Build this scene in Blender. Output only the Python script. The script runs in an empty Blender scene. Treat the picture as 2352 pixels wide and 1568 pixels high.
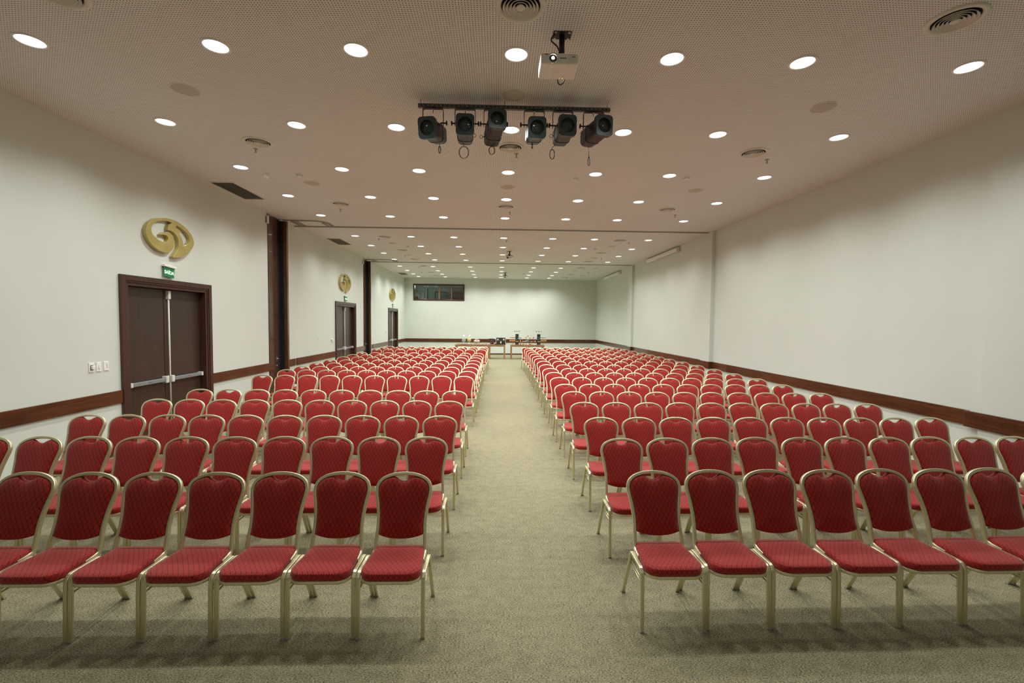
import bpy, bmesh, math, random
from mathutils import Vector, Matrix
random.seed(7)
PI = math.pi
sc = bpy.context.scene
COL = sc.collection

# ------------------------------------------------------------------ camera, world, exposure
CAM_H = 2.1
def make_camera():
    yaw, pitch, roll = 0.0316662, 0.0442171, 0.0093886
    cy, sy, cp, sp, c, s = math.cos(yaw), math.sin(yaw), math.cos(pitch), math.sin(pitch), math.cos(roll), math.sin(roll)
    right0 = Vector((cy, -sy, 0)); fwd = Vector((sy*cp, cy*cp, -sp)); up0 = Vector((sy*sp, cy*sp, cp))
    right = right0*c + up0*s; up = up0*c - right0*s
    cd = bpy.data.cameras.new('camera'); co = bpy.data.objects.new('camera', cd); COL.objects.link(co)
    m = Matrix((right, up, -fwd)).transposed().to_4x4(); m.translation = (0, 0, CAM_H)
    co.matrix_world = m
    cd.sensor_width = 36; cd.lens = 1032.24/2352*36; cd.clip_start = .05; cd.clip_end = 100
    sc.camera = co
make_camera()
w = bpy.data.worlds.new('world'); sc.world = w; w.use_nodes = True
w.node_tree.nodes['Background'].inputs[0].default_value = (.9, .9, .85, 1)
w.node_tree.nodes['Background'].inputs[1].default_value = 0.0
vs = sc.view_settings
vs.view_transform = 'Standard'; vs.look = 'None'; vs.gamma = 1; vs.use_curve_mapping = False; vs.exposure = 0.0
try: sc.cycles.use_denoising = True
except Exception: pass
sc.cycles.max_bounces = 10; sc.cycles.diffuse_bounces = 6; sc.cycles.glossy_bounces = 4
sc.cycles.sample_clamp_indirect = 4
LAMP_W = 113.0; LAMP_COL = (.975, 1.0, .955); LAMP_EMIT = 3.5

# ------------------------------------------------------------------ dimensions (metres, floor z=0, x right, y down the hall)
XL, XR, YB, YF, HC = -5.8186, 6.2424, 28.50, -2.6, 4.756
XN = 6.19; YN = 5.545
RAIL_T, RAIL_B = .988, .79

# ------------------------------------------------------------------ materials
MATS = {}
def nt(name):
    m = bpy.data.materials.new(name); m.use_nodes = True
    t = m.node_tree; b = t.nodes['Principled BSDF']; MATS[name] = m
    return m, t, b
def P(b, **k):
    names = dict(col='Base Color', rough='Roughness', metal='Metallic', spec='Specular IOR Level', trans='Transmission Weight', coat='Coat Weight', sheen='Sheen Weight', em='Emission Color', ems='Emission Strength', ior='IOR', coatr='Coat Roughness')
    for a, v in k.items():
        i = b.inputs[names[a]]
        i.default_value = tuple(v)+(1,) if a in ('col', 'em') else v
def N(t, typ, **k):
    n = t.nodes.new(typ)
    for a, v in k.items():
        if a == 'op': n.operation = v
        else: setattr(n, a, v)
    return n
def mth(t, op, a, b=None, clamp=False):
    n = N(t, 'ShaderNodeMath', op=op); n.use_clamp = clamp
    for i, v in enumerate((a, b)):
        if v is None: continue
        if isinstance(v, (int, float)): n.inputs[i].default_value = v
        else: t.links.new(v, n.inputs[i])
    return n.outputs[0]
def ramp(t, fac, stops):
    r = N(t, 'ShaderNodeValToRGB'); t.links.new(fac, r.inputs[0])
    e = r.color_ramp.elements
    while len(e) < len(stops): e.new(.5)
    for el, (p, c) in zip(e, stops): el.position = p; el.color = tuple(c)+(1,)
    return r.outputs[0]
def mix(t, fac, a, b):
    n = N(t, 'ShaderNodeMix', data_type='RGBA')
    for s, v in ((0, fac), (6, a), (7, b)):
        if isinstance(v, (int, float)): n.inputs[s].default_value = v
        elif isinstance(v, tuple): n.inputs[s].default_value = v+(1,)
        else: t.links.new(v, n.inputs[s])
    return n.outputs[2]
def coords(t, scale=(1, 1, 1), kind='Object'):
    c = N(t, 'ShaderNodeTexCoord'); m = N(t, 'ShaderNodeMapping'); m.inputs['Scale'].default_value = scale
    t.links.new(c.outputs[kind], m.inputs[0]); return m.outputs[0]
def noise(t, vec, scale=5, detail=2, rough=.5):
    n = N(t, 'ShaderNodeTexNoise'); n.inputs['Scale'].default_value = scale; n.inputs['Detail'].default_value = detail; n.inputs['Roughness'].default_value = rough
    t.links.new(vec, n.inputs['Vector']); return n.outputs[0]
def bump(t, b, h, strength=.2, dist=.01):
    n = N(t, 'ShaderNodeBump'); n.inputs['Strength'].default_value = strength; n.inputs['Distance'].default_value = dist
    t.links.new(h, n.inputs['Height']); t.links.new(n.outputs[0], b.inputs['Normal'])
def simple(name, col, rough=.5, metal=0, var=.06, nscale=12, **k):
    """a plain material whose colour drifts slightly with a noise, so nothing is perfectly flat"""
    m, t, b = nt(name); P(b, rough=rough, metal=metal, **k)
    f = noise(t, coords(t), nscale, 3)
    lo = tuple(c*(1-var) for c in col); hi = tuple(min(1, c*(1+var)) for c in col)
    t.links.new(ramp(t, f, [(.3, lo), (.7, hi)]), b.inputs['Base Color'])
    return m

def build_materials():
    # painted walls: warm white satin with a fine roller texture
    m, t, b = nt('wall_paint'); P(b, rough=.42, spec=.35)
    v = coords(t)
    t.links.new(ramp(t, noise(t, v, .7, 3), [(.3, (.645, .685, .63)), (.7, (.68, .72, .665))]), b.inputs['Base Color'])
    bump(t, b, noise(t, v, 90, 2), .06, .004)
    # perforated plaster ceiling: square grid of small holes
    m, t, b = nt('perforated_ceiling'); P(b, rough=.75, spec=.2)
    c = N(t, 'ShaderNodeTexCoord'); sp = N(t, 'ShaderNodeSeparateXYZ'); t.links.new(c.outputs['Object'], sp.inputs[0])
    d = []
    for i in (0, 1):
        f = mth(t, 'FRACT', mth(t, 'DIVIDE', sp.outputs[i], .026)); f = mth(t, 'SUBTRACT', f, .5); d.append(mth(t, 'MULTIPLY', f, f))
    rr = mth(t, 'SQRT', mth(t, 'ADD', d[0], d[1]))
    hole = mth(t, 'LESS_THAN', rr, .205)
    base = ramp(t, noise(t, c.outputs['Object'], .5, 2), [(.3, (.80, .815, .81)), (.7, (.835, .85, .845))])
    t.links.new(mix(t, hole, base, (.18, .15, .125)), b.inputs['Base Color'])
    # carpet: beige loop with dark flecks drawn out across the hall
    m, t, b = nt('carpet'); P(b, rough=.95, spec=.05, sheen=.15)
    a = noise(t, coords(t, (78, 190, 80)), 1, 3, .7); g = noise(t, coords(t, (9, 16, 9)), 1, 3); h = noise(t, coords(t, (190, 420, 190)), 1, 2)
    big = noise(t, coords(t, (.5, .5, .5)), 1, 2)
    s = mth(t, 'ADD', mth(t, 'MULTIPLY', a, .66), mth(t, 'ADD', mth(t, 'MULTIPLY', g, .08), mth(t, 'MULTIPLY', h, .26)))
    s = mth(t, 'ADD', s, mth(t, 'MULTIPLY', mth(t, 'SUBTRACT', big, .5), .06))
    t.links.new(ramp(t, s, [(.38, (.030, .027, .017)), (.45, (.135, .122, .074)), (.51, (.295, .268, .166)), (.62, (.455, .418, .268))]), b.inputs['Base Color'])
    bump(t, b, s, .5, .012)
    # red jacquard with a diamond lattice
    for nm, ax in (('red_fabric_back', 2), ('red_fabric_seat', 3)):
        m, t, b = nt(nm); P(b, rough=.8, spec=.25, sheen=.25)
        c = N(t, 'ShaderNodeTexCoord'); sp = N(t, 'ShaderNodeSeparateXYZ'); t.links.new(c.outputs['Object'], sp.inputs[0])
        x = sp.outputs[0]
        y = sp.outputs[2] if ax == 2 else mth(t, 'SUBTRACT', sp.outputs[2], sp.outputs[1])
        u = mth(t, 'ABSOLUTE', mth(t, 'SUBTRACT', mth(t, 'FRACT', mth(t, 'ADD', mth(t, 'DIVIDE', x, .034), 40.5)), .5))
        vv = mth(t, 'ABSOLUTE', mth(t, 'SUBTRACT', mth(t, 'FRACT', mth(t, 'ADD', mth(t, 'DIVIDE', y, .058 if ax == 2 else .044), 40.0)), .5))
        dd = mth(t, 'ADD', u, vv)                       # 0 centre, .5 on the lattice, 1 at the next centre
        e = mth(t, 'ABSOLUTE', mth(t, 'SUBTRACT', dd, .5))     # 0 on the lattice lines, .5 at both centres
        l1 = mth(t, 'LESS_THAN', e, .095)
        l2 = mth(t, 'LESS_THAN', mth(t, 'ABSOLUTE', mth(t, 'SUBTRACT', e, .27)), .055)
        l3 = mth(t, 'GREATER_THAN', e, .42)
        fn = noise(t, coords(t, (400, 400, 400)), 1, 1)
        base = ramp(t, fn, [(.3, (.41, .019, .014)), (.7, (.54, .034, .023))])
        k = mix(t, mth(t, 'MULTIPLY', l1, .85), base, (.085, .003, .005))
        k = mix(t, mth(t, 'MULTIPLY', l2, .72), k, (.12, .004, .006))
        k = mix(t, mth(t, 'MULTIPLY', l3, .5), k, (.13, .005, .007))
        t.links.new(k, b.inputs['Base Color']); bump(t, b, e, .06, .001)
    # woods
    def wood(name, dark, light, rough, stretch, coat=0.0, scale=3):
        m, t, b = nt(name); P(b, rough=rough, coat=coat, coatr=.15)
        f = noise(t, coords(t, stretch), scale, 6, .6); g = noise(t, coords(t, (.8, .8, .8)), 1, 2)
        f = mth(t, 'ADD', mth(t, 'MULTIPLY', f, .75), mth(t, 'MULTIPLY', g, .25))
        t.links.new(ramp(t, f, [(.32, dark), (.66, light)]), b.inputs['Base Color']); bump(t, b, f, .05, .003)
    wood('mahogany', (.032, .010, .004), (.130, .042, .014), .28, (1, .8, 14), .4)
    wood('mahogany_across', (.032, .010, .004), (.130, .042, .014), .28, (.8, 1, 14), .4)
    wood('post_wood', (.05, .019, .010), (.16, .060, .027), .25, (9, 9, .6), .4)
    wood('door_wood', (.030, .017, .012), (.052, .030, .021), .38, (10, 10, .7), .15)
    wood('frame_wood', (.036, .014, .009), (.070, .027, .017), .36, (9, 9, .8), .2)
    wood("table_wood", (.17, .075, .03), (.50, .28, .14), .55, (1.5, 8, 8), 0, 4)
    wood('board_wood', (.07, .03, .02), (.16, .07, .04), .5, (1, 6, 6))
    # pocket doors: plank grooves
    m, t, b = nt('plank_door'); P(b, rough=.3, coat=.3)
    f = noise(t, coords(t, (9, 9, .7)), 3, 5)
    c = N(t, 'ShaderNodeTexCoord'); sp = N(t, 'ShaderNodeSeparateXYZ'); t.links.new(c.outputs['Object'], sp.inputs[0])
    gr = mth(t, 'LESS_THAN', mth(t, 'FRACT', mth(t, 'DIVIDE', sp.outputs[2], .315)), .03)
    t.links.new(mix(t, gr, ramp(t, f, [(.35, (.055, .023, .015)), (.65, (.105, .044, .027))]), (.006, .003, .002)), b.inputs['Base Color'])
    # metals
    m, t, b = nt('champagne_metal'); P(b, rough=.36, metal=.82)
    t.links.new(ramp(t, noise(t, coords(t, (40, 40, 3)), 2, 2), [(.3, (.70, .66, .435)), (.7, (.77, .73, .50))]), b.inputs['Base Color'])
    simple('steel', (.62, .63, .64), .3, 1); simple('satin_steel', (.30, .345, .375), .42, .55); simple('track_metal', (.36, .35, .31), .5, .4)
    simple('galvanised', (.16, .165, .15), .5, .5, .3, 60); simple('silver', (.8, .8, .8), .2, 1)
    simple('gold_paint', (.44, .36, .115), .24, .1, .1, 5, coat=.6)
    simple('white_plastic', (.84, .84, .82), .35); simple('cream_plastic', (.74, .70, .63), .45); simple('white_metal', (.66, .64, .58), .4)
    simple('vent_white', (.74, .72, .65), .45); simple('speaker_grille', (.56, .52, .46), .8)
    simple('dark_void', (.008, .008, .008), .9); simple('grille_dark', (.34, .32, .26), .6)
    simple('black_metal', (.045, .064, .072), .38, .3); simple('black_body', (.032, .031, .032), .42, .2); simple('black_plastic', (.012, .012, .013), .45)
    simple('cable_black', (.02, .02, .02), .4); simple('foot_rubber', (.35, .34, .32), .5); simple('rivet_white', (.75, .74, .7), .4)
    simple('lens_glass', (.05, .07, .06), .12, 0, coat=1.0)
    simple('exit_green', (.02, .22, .09), .25, 0, .1, coat=.4)
    simple('red_mark', (.35, .03, .03), .5); simple('socket_grey', (.12, .12, .13), .5); simple('ivory', (.68, .62, .47), .5)
    simple('ceramic', (.8, .8, .78), .25); simple('black_card', (.012, .013, .013), .5, 0, .3, 30); simple('grey_card', (.22, .23, .22), .5)
    simple('food_cream', (.62, .45, .33), .6, 0, .35, 60); simple('food_gold', (.60, .36, .08), .5, 0, .35, 60); simple('food_brown', (.24, .075, .035), .5, 0, .3, 60)
    simple('green_food', (.10, .20, .02), .5); simple('yellow_food', (.70, .50, .02), .4); simple('orange_food', (.75, .30, .01), .4); simple('red_food', (.42, .04, .03), .4)
    simple('mint', (.12, .48, .38), .5); simple('pink_food', (.66, .18, .20), .5); simple('red_cloth', (.35, .03, .05), .8)
    simple('dark_room', (.10, .13, .12), .8); simple('bronze_frame', (.22, .15, .08), .4, .3)
    for nm, col, al in (('clear_glass', (.93, .97, .95), .24), ('juice_yellow', (.75, .58, .06), .0), ('water_clear', (.62, .66, .63), .45)):
        m, t, b = nt(nm); P(b, col=col, rough=.06)
        if al:
            tr = N(t, 'ShaderNodeBsdfTransparent'); tr.inputs[0].default_value = (.93, .97, .95, 1); mx = N(t, 'ShaderNodeMixShader'); mx.inputs[0].default_value = al
            t.links.new(tr.outputs[0], mx.inputs[1]); t.links.new(b.outputs[0], mx.inputs[2]); t.links.new(mx.outputs[0], t.nodes['Material Output'].inputs[0])
    # window pane: tinted, see-through with a clear reflection
    m, t, b = nt('window_glass'); t.nodes.remove(b)
    tr = N(t, 'ShaderNodeBsdfTransparent'); tr.inputs[0].default_value = (.62, .72, .70, 1); gl = N(t, 'ShaderNodeBsdfGlossy'); gl.inputs['Roughness'].default_value = .01
    fr = N(t, 'ShaderNodeFresnel'); fr.inputs[0].default_value = 2.3; mx = N(t, 'ShaderNodeMixShader')
    t.links.new(fr.outputs[0], mx.inputs[0]); t.links.new(tr.outputs[0], mx.inputs[1]); t.links.new(gl.outputs[0], mx.inputs[2]); t.links.new(mx.outputs[0], t.nodes['Material Output'].inputs[0])
    # lit things
    for nm, col, st in (('lamp_diffuser', LAMP_COL, LAMP_EMIT), ('projector_beam', (1, 1, .9), 30.0), ('led_yellow', (1, .85, .1), 3.0), ('exit_letters', (.45, 1, .62), .75)):
        m, t, b = nt(nm); P(b, col=(.8, .8, .8), em=col, ems=st)
build_materials()
M = MATS

# ------------------------------------------------------------------ mesh helpers
class MB:
    def __init__(s): s.v = []; s.f = []; s.m = []; s.sm = []; s.mats = []
    def _mi(s, mat):
        if mat not in s.mats: s.mats.append(mat)
        return s.mats.index(mat)
    def add(s, vs, fs, mat, smooth=False):
        o = len(s.v); s.v += [tuple(v) for v in vs]; k = s._mi(mat)
        for f in fs: s.f.append([i+o for i in f]); s.m.append(k); s.sm.append(smooth)
        return s
    def box(s, a, b, mat, bev=0):
        x0, y0, z0 = (min(a[i], b[i]) for i in range(3)); x1, y1, z1 = (max(a[i], b[i]) for i in range(3))
        if bev <= 0:
            v = [(x, y, z) for z in (z0, z1) for y in (y0, y1) for x in (x0, x1)]
            return s.add(v, [(0, 2, 3, 1), (4, 5, 7, 6), (0, 1, 5, 4), (2, 6, 7, 3), (0, 4, 6, 2), (1, 3, 7, 5)], mat)
        bm = bmesh.new(); bmesh.ops.create_cube(bm, size=1)
        for v in bm.verts: v.co = Vector(((x0+x1)/2+v.co.x*(x1-x0), (y0+y1)/2+v.co.y*(y1-y0), (z0+z1)/2+v.co.z*(z1-z0)))
        bmesh.ops.bevel(bm, geom=bm.edges[:], offset=min(bev, .45*min(x1-x0, y1-y0, z1-z0)), segments=2, affect='EDGES', profile=.5)
        bm.verts.index_update(); s.add([v.co[:] for v in bm.verts], [[v.index for v in f.verts] for f in bm.faces], mat); bm.free(); return s
    def sweep(s, pts, prof, mat, ref=(1, 0, 0), closed=False, cap=True, smooth=True, scales=None):
        pts = [Vector(p) for p in pts]; n = len(pts); k = len(prof); vs = []; nrm = Vector(ref)
        for i, p in enumerate(pts):
            if closed: t = pts[(i+1) % n]-pts[i-1]
            else: t = pts[min(i+1, n-1)]-pts[max(i-1, 0)]
            t.normalize(); nrm = (nrm-t*nrm.dot(t)).normalized(); bn = t.cross(nrm); q = scales[i] if scales else 1
            vs += [p+nrm*(a*q)+bn*(b*q) for a, b in prof]
        fs = []
        for i in range(n if closed else n-1):
            for j in range(k):
                a, b = i*k+j, i*k+(j+1) % k; c, d = ((i+1) % n)*k+(j+1) % k, ((i+1) % n)*k+j
                fs.append((a, b, c, d))
        if cap and not closed: fs += [tuple(range(k))[::-1], tuple((n-1)*k+j for j in range(k))]
        return s.add(vs, fs, mat, smooth)
    def tube(s, pts, r, mat, n=8, closed=False, scales=None, ref=None):
        prof = [(r*math.cos(2*PI*i/n), r*math.sin(2*PI*i/n)) for i in range(n)]
        t = (Vector(pts[1])-Vector(pts[0])).normalized()
        if ref is None: ref = (1, 0, 0) if abs(t.x) < .9 else (0, 0, 1)
        return s.sweep(pts, prof, mat, ref, closed, True, True, scales)
    def lathe(s, prof, mat, c=(0, 0, 0), n=24, smooth=True, axis=None):
        """prof: (radius, height) list; axis: optional 3x3 turning z to another direction"""
        vs = []; fs = []; k = len(prof)
        for i in range(n):
            a = 2*PI*i/n
            for r, z in prof:
                p = Vector((r*math.cos(a), r*math.sin(a), z))
                if axis is not None: p = axis @ p
                vs.append(p+Vector(c))
        for i in range(n):
            for j in range(k-1): fs.append((i*k+j, ((i+1) % n)*k+j, ((i+1) % n)*k+j+1, i*k+j+1))
        return s.add(vs, fs, mat, smooth)
    def disc(s, c, r, mat, n=24, axis=None, up=True):
        vs = []
        for i in range(n):
            p = Vector((r*math.cos(2*PI*i/n), r*math.sin(2*PI*i/n), 0))
            if axis is not None: p = axis @ p
            vs.append(p+Vector(c))
        return s.add(vs, [tuple(range(n)) if up else tuple(range(n))[::-1]], mat)
    def ball(s, c, r, mat, n=10, sc=(1, 1, 1)):
        prof = [(max(1e-4, r*math.sin(PI*i/6)*sc[0]), -r*math.cos(PI*i/6)*sc[2]) for i in range(7)]
        return s.lathe(prof, mat, c, n)
    def mesh(s, name):
        me = bpy.data.meshes.new(name); me.from_pydata(s.v, [], s.f)
        for k in s.mats: me.materials.append(M[k])
        me.polygons.foreach_set('material_index', s.m); me.polygons.foreach_set('use_smooth', s.sm); me.validate(); me.update()
        return me
    def build(s, name, parent=None, **k):
        o = bpy.data.objects.new(name, s.mesh(name)); COL.objects.link(o)
        if parent: o.parent = parent
        tag(o, **k); return o
def tag(o, label=None, cat=None, group=None, kind=None):
    if label: o['label'] = label
    if cat: o['category'] = cat
    if group: o['group'] = group
    if kind: o['kind'] = kind
    return o
def empty(name, loc=(0, 0, 0), rz=0, **k):
    o = bpy.data.objects.new(name, None); COL.objects.link(o); o.location = loc; o.rotation_euler = (0, 0, rz); o.empty_display_size = .1
    return tag(o, **k)
def copy_tree(o, parent=None):
    c = o.copy(); COL.objects.link(c)
    if parent: c.parent = parent
    for ch in list(o.children): copy_tree(ch, c)
    return c
def struct(mb, name, label=None, cat=None, parent=None):
    return mb.build(name, parent, label=label, cat=cat, kind='structure' if not parent else None)
def spline(pts, n=6):
    """Catmull-Rom through pts"""
    P_ = [Vector(p) for p in pts]; out = []
    for i in range(len(P_)-1):
        a = P_[max(i-1, 0)]; b = P_[i]; c = P_[i+1]; d = P_[min(i+2, len(P_)-1)]
        for k in range(n):
            t = k/n; out.append(.5*((2*b)+(c-a)*t+(2*a-5*b+4*c-d)*t*t+(3*b-a-3*c+d)*t**3))
    out.append(P_[-1]); return out
def axis_to(d):
    return Vector((0, 0, 1)).rotation_difference(Vector(d)).to_matrix()
ORD = ['first', 'second', 'third', 'fourth', 'fifth', 'sixth', 'seventh', 'eighth', 'ninth', 'tenth', 'eleventh', 'twelfth', 'thirteenth', 'fourteenth', 'fifteenth', 'sixteenth', 'seventeenth', 'eighteenth', 'nineteenth']

# ------------------------------------------------------------------ the setting
struct(MB().box((XL-.3, YF-.2, -.12), (XR+.3, YB+.2, 0), 'carpet'), 'floor', 'beige and dark flecked carpet covering the whole hall floor', 'floor')
struct(MB().box((XL-.3, YF-.2, HC), (XR+.3, YB+.2, HC+.15), 'perforated_ceiling'), 'ceiling', 'pinkish beige perforated ceiling over the hall', 'ceiling')
DOORS = [(7.10, 9.287), (16.264, 18.56), (24.04, 26.25)]
DOOR_H = 2.775; CW = .135
POCK = [(11.60, 12.24, 12.34), (19.66, 20.18, 20.27)]
def wall_left():
    mb = MB(); x0, x1 = XL-.2, XL; y = YF
    ops = [(a+.10, b-.10, DOOR_H-.10) for a, b in DOORS]+[(a, b+.05, HC) for a, b, _ in POCK]; ops.sort()
    for a, b, h in ops:
        mb.box((x0, y, 0), (x1, a, HC), 'wall_paint')
        if h < HC: mb.box((x0, a, h), (x1, b, HC), 'wall_paint')
        y = b
    mb.box((x0, y, 0), (x1, YB, HC), 'wall_paint')
    struct(mb, 'wall_left', 'long off-white left wall with three double doors', 'wall')
wall_left()
mb = MB(); mb.box((XN, YF, 0), (XR+.2, YN, HC), 'wall_paint').box((XR, YN, 0), (XR+.2, YB, HC), 'wall_paint')
mb.box((XR-.10, 12.86, 0), (XR, 13.42, HC), 'wall_paint', .004).box((XR-.10, 20.60, 0), (XR, 21.15, HC), 'wall_paint', .004)
struct(mb, 'wall_right', 'long off-white right wall with two shallow pilasters', 'wall')
WX0, WX1, WZ0, WZ1 = -5.327, -2.120, 3.376, 4.410
mb = MB(); mb.box((XL, YB, 0), (WX0+.05, YB+.2, HC), 'wall_paint').box((WX1-.05, YB, 0), (XR, YB+.2, HC), 'wall_paint')
mb.box((WX0+.05, YB, 0), (WX1-.05, YB+.2, WZ0+.05), 'wall_paint').box((WX0+.05, YB, WZ1-.05), (WX1-.05, YB+.2, HC), 'wall_paint')
struct(mb, 'wall_back', 'off-white far end wall with a control room window', 'wall')
struct(MB().box((XL-.2, YF-.2, 0), (XR+.2, YF, HC), 'wall_paint'), 'wall_front')
# chair rails: left runs stop at the doors, right runs step round the pilasters
mb = MB(); e = .03
for a, b in ((YF, 7.10), (9.287, 11.80), (12.34, 13.05), (13.13, 16.264), (18.56, 19.86), (20.27, 20.95), (21.05, 24.04), (26.25, YB)):
    mb.box((XL, a, RAIL_B), (XL+e, b, RAIL_T), 'mahogany', .004)
struct(mb, 'trim_1', 'dark mahogany chair rail along the left wall', 'chair rail')
mb = MB()
mb.box((XN-e, 5.10-2.0, RAIL_B-.01), (XN, 5.70, RAIL_T), 'mahogany', .004)
for a, b in ((5.70, 12.86), (13.62, 20.60), (21.30, YB)): mb.box((XR-e, a, RAIL_B), (XR, b, RAIL_T), 'mahogany', .004)
for a, b in ((12.82, 13.48), (20.56, 21.20)): mb.box((XR-.10-e, a, RAIL_B), (XR, b, RAIL_T), 'mahogany', .004)
struct(mb, 'trim_2', 'dark mahogany chair rail along the right wall', 'chair rail')
struct(MB().box((XL, YB-e, RAIL_B-.02), (XR, YB, RAIL_T), 'mahogany_across', .004), 'trim_3', 'dark mahogany chair rail across the far wall', 'chair rail')
mb = MB(); mb.box((XL, YB-.02, 0), (XR, YB, .08), 'mahogany_across', .003); struct(mb, 'baseboard_back', 'dark wooden baseboard across the far wall', 'baseboard')
mb = MB()
for a, b in ((YF, 7.10), (9.287, 11.60), (12.34, 16.264), (18.56, 19.66), (20.27, 24.04), (26.25, YB)): mb.box((XL, a, 0), (XL+.02, b, .08), 'mahogany', .003)
struct(mb, 'baseboard_left', 'dark wooden baseboard along the left wall', 'baseboard')
mb = MB(); mb.box((XN-.02, YF, 0), (XN, YN, .08), 'mahogany', .003)
for a, b in ((YN, 12.86), (13.42, 20.60), (21.15, YB)): mb.box((XR-.02, a, 0), (XR, b, .08), 'mahogany', .003)
struct(mb, 'baseboard_right', 'dark wooden baseboard along the right wall', 'baseboard')

# control room window
def window():
    yy = YB
    r = empty('window_1', ((WX0+WX1)/2, YB, WZ0), label='wide four-pane control room window high in the far wall', cat='window', kind='structure')
    r['kind'] = 'structure'; ox, oz = (WX0+WX1)/2, WZ0
    X = lambda x: x-ox
    fw = .09; mb = MB()
    H = WZ1-WZ0
    for a, b in (((WX0, 0), (WX1, fw)), ((WX0, H-fw), (WX1, H)), ((WX0, fw), (WX0+fw, H-fw)), ((WX1-fw, fw), (WX1, H-fw))):
        mb.box((X(a[0]), -.035, a[1]), (X(b[0]), .18, b[1]), 'frame_wood', .006)
    mb.build('window_frame', r)
    xs = [WX0+fw, -4.52, -3.70, -2.93, WX1-fw]
    for i, x in enumerate(xs[1:-1]):
        hw = .05 if i == 1 else .026
        MB().box((X(x-hw), .0, fw), (X(x+hw), .06, H-fw), 'bronze_frame', .004).build('mullion', r)
    for a, b in zip(xs[:-1], xs[1:]):
        MB().box((X(a), .03, fw), (X(b), .036, H-fw), 'window_glass').build('pane', r)
window()
# the room behind the window
mb = MB(); y0, y1 = YB+.2, YB+4.0
struct(MB().box((XL-.2, y0, 2.4), (0, y1, 2.5), 'dark_room'), 'floor_booth', 'floor of the control room', 'floor')
struct(MB().box((XL-.2, y0, HC-.02), (0, y1, HC+.1), 'dark_room'), 'ceiling_booth', 'ceiling of the control room', 'ceiling')
struct(MB().box((XL-.3, y0, 2.4), (XL-.2, y1, HC), 'dark_room'), 'wall_booth_left'); struct(MB().box((0, y0, 2.4), (.1, y1, HC), 'dark_room'), 'wall_booth_right')
struct(MB().box((XL-.2, y1, 2.4), (0, y1+.1, HC), 'dark_room'), 'wall_booth_back', 'dim grey-green wall of the control room behind the window', 'wall')
bl = bpy.data.lights.new('booth_fill_light', 'POINT'); bl.energy = 75; bl.color = (.9, 1, .95); bl.shadow_soft_size = .15  # added unseen fill light, keeps the control room from reading black
bo = bpy.data.objects.new('booth_fill_light', bl); COL.objects.link(bo); bo.location = (-4.9, YB+2.6, HC-.25)
mb = MB(); mb.box((-3.15, YB+1.2, 2.5), (-2.2, YB+2.0, 4.05), 'black_body', .02)
for i in range(5): mb.box((-3.0+i*.15, YB+1.19, 3.85), (-2.92+i*.15, YB+1.2, 3.89), 'grey_card')
mb.build('equipment_rack', label='black equipment rack standing behind the right window panes', cat='rack')
mb = MB(); mb.tube([(-4.15, YB+1.4, 2.5), (-4.15, YB+1.4, 4.2)], .03, 'black_plastic', 8).tube([(-4.2, YB+1.4, 4.02), (-3.2, YB+1.6, 3.98)], .03, 'black_plastic', 8)
mb.build('light_stand', label='thin black stand with a crossbar behind the second window pane', cat='stand')
mb = MB(); mb.box((-5.55, YB+1.0, 2.5), (-5.1, YB+1.4, 3.95), 'black_body', .02).ball((-5.3, YB+1.1, 4.05), .1, 'black_plastic')
mb.build('cabinet_speaker', label='dark upright cabinet seen behind the leftmost window pane', cat='cabinet')

# double doors in the left wall
def double_door(i, y0, y1, where, leafmat='door_wood'):
    r = empty('door_%d' % (i+1), (XL, y0, 0), label='dark brown double door with steel push bars, '+where, cat='door', kind='structure')
    W = y1-y0; mb = MB()
    # casing: flat outer band and a stepped inner band, then the jamb lining
    def band(a, b, x0, x1, hz):
        mb.box((x0, a, 0), (x1, b, hz), 'frame_wood', .004); mb.box((x0, W-b, 0), (x1, W-a, hz), 'frame_wood', .004)
        mb.box((x0, b, hz-(b-a)), (x1, W-b, hz), 'frame_wood', .004)
    band(0, .085, 0, .045, DOOR_H); band(.085, .115, 0, .032, DOOR_H-.085); band(.115, .165, -.16, .018, DOOR_H-.115)
    mb.build('door_frame', r)
    a, b, h = .165, W-.165, DOOR_H-.165; mid = (a+b)/2; xd = -.10
    for k, (p, q) in enumerate(((a+.004, mid-.022), (mid+.002, b-.004))):
        l = MB().box((xd-.05, p, .01), (xd+(.0 if k else .012), q, h-.006), leafmat, .004).build('door_leaf', r)
    MB().box((xd, mid-.05, .01), (xd+.02, mid-.004, h-.01), 'frame_wood', .003).build('astragal', r)
    zb = 1.02
    rod = MB().tube([(xd+.045, mid+.03, .05), (xd+.045, mid+.03, h-.10)], .013, 'white_metal', 10)
    rod.build('latch_rod', r)
    MB().box((xd, mid+.0, h-.17), (xd+.07, mid+.06, h-.02), 'white_metal', .006).build('top_latch', r)
    for p, q, hs in ((a+.05, mid-.07, mid-.10), (mid+.07, b-.04, mid+.04)):
        bar = MB().box((xd+.035, p, zb-.035), (xd+.075, q, zb+.03), 'satin_steel', .008).build('push_bar', r)
        for yy in ((p, p+.05) if hs < mid else (q-.05, q),): MB().box((xd, yy[0], zb-.04), (xd+.08, yy[1], zb+.035), 'white_metal', .006).build('end_bracket', bar)
        MB().box((xd, hs-.02, zb-.06), (xd+.09, hs+.05, zb+.06), 'white_metal', .01).build('latch_case', bar)
        mm = (p+q)/2; MB().box((xd+.0749, mm-.035, zb-.004), (xd+.0765, mm+.035, zb+.005), 'red_mark').build('red_stripe', bar)
for i, (a, b) in enumerate(DOORS): double_door(i, a, b, ('nearest the camera', 'midway along the left wall', 'at the far end of the left wall')[i])

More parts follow.
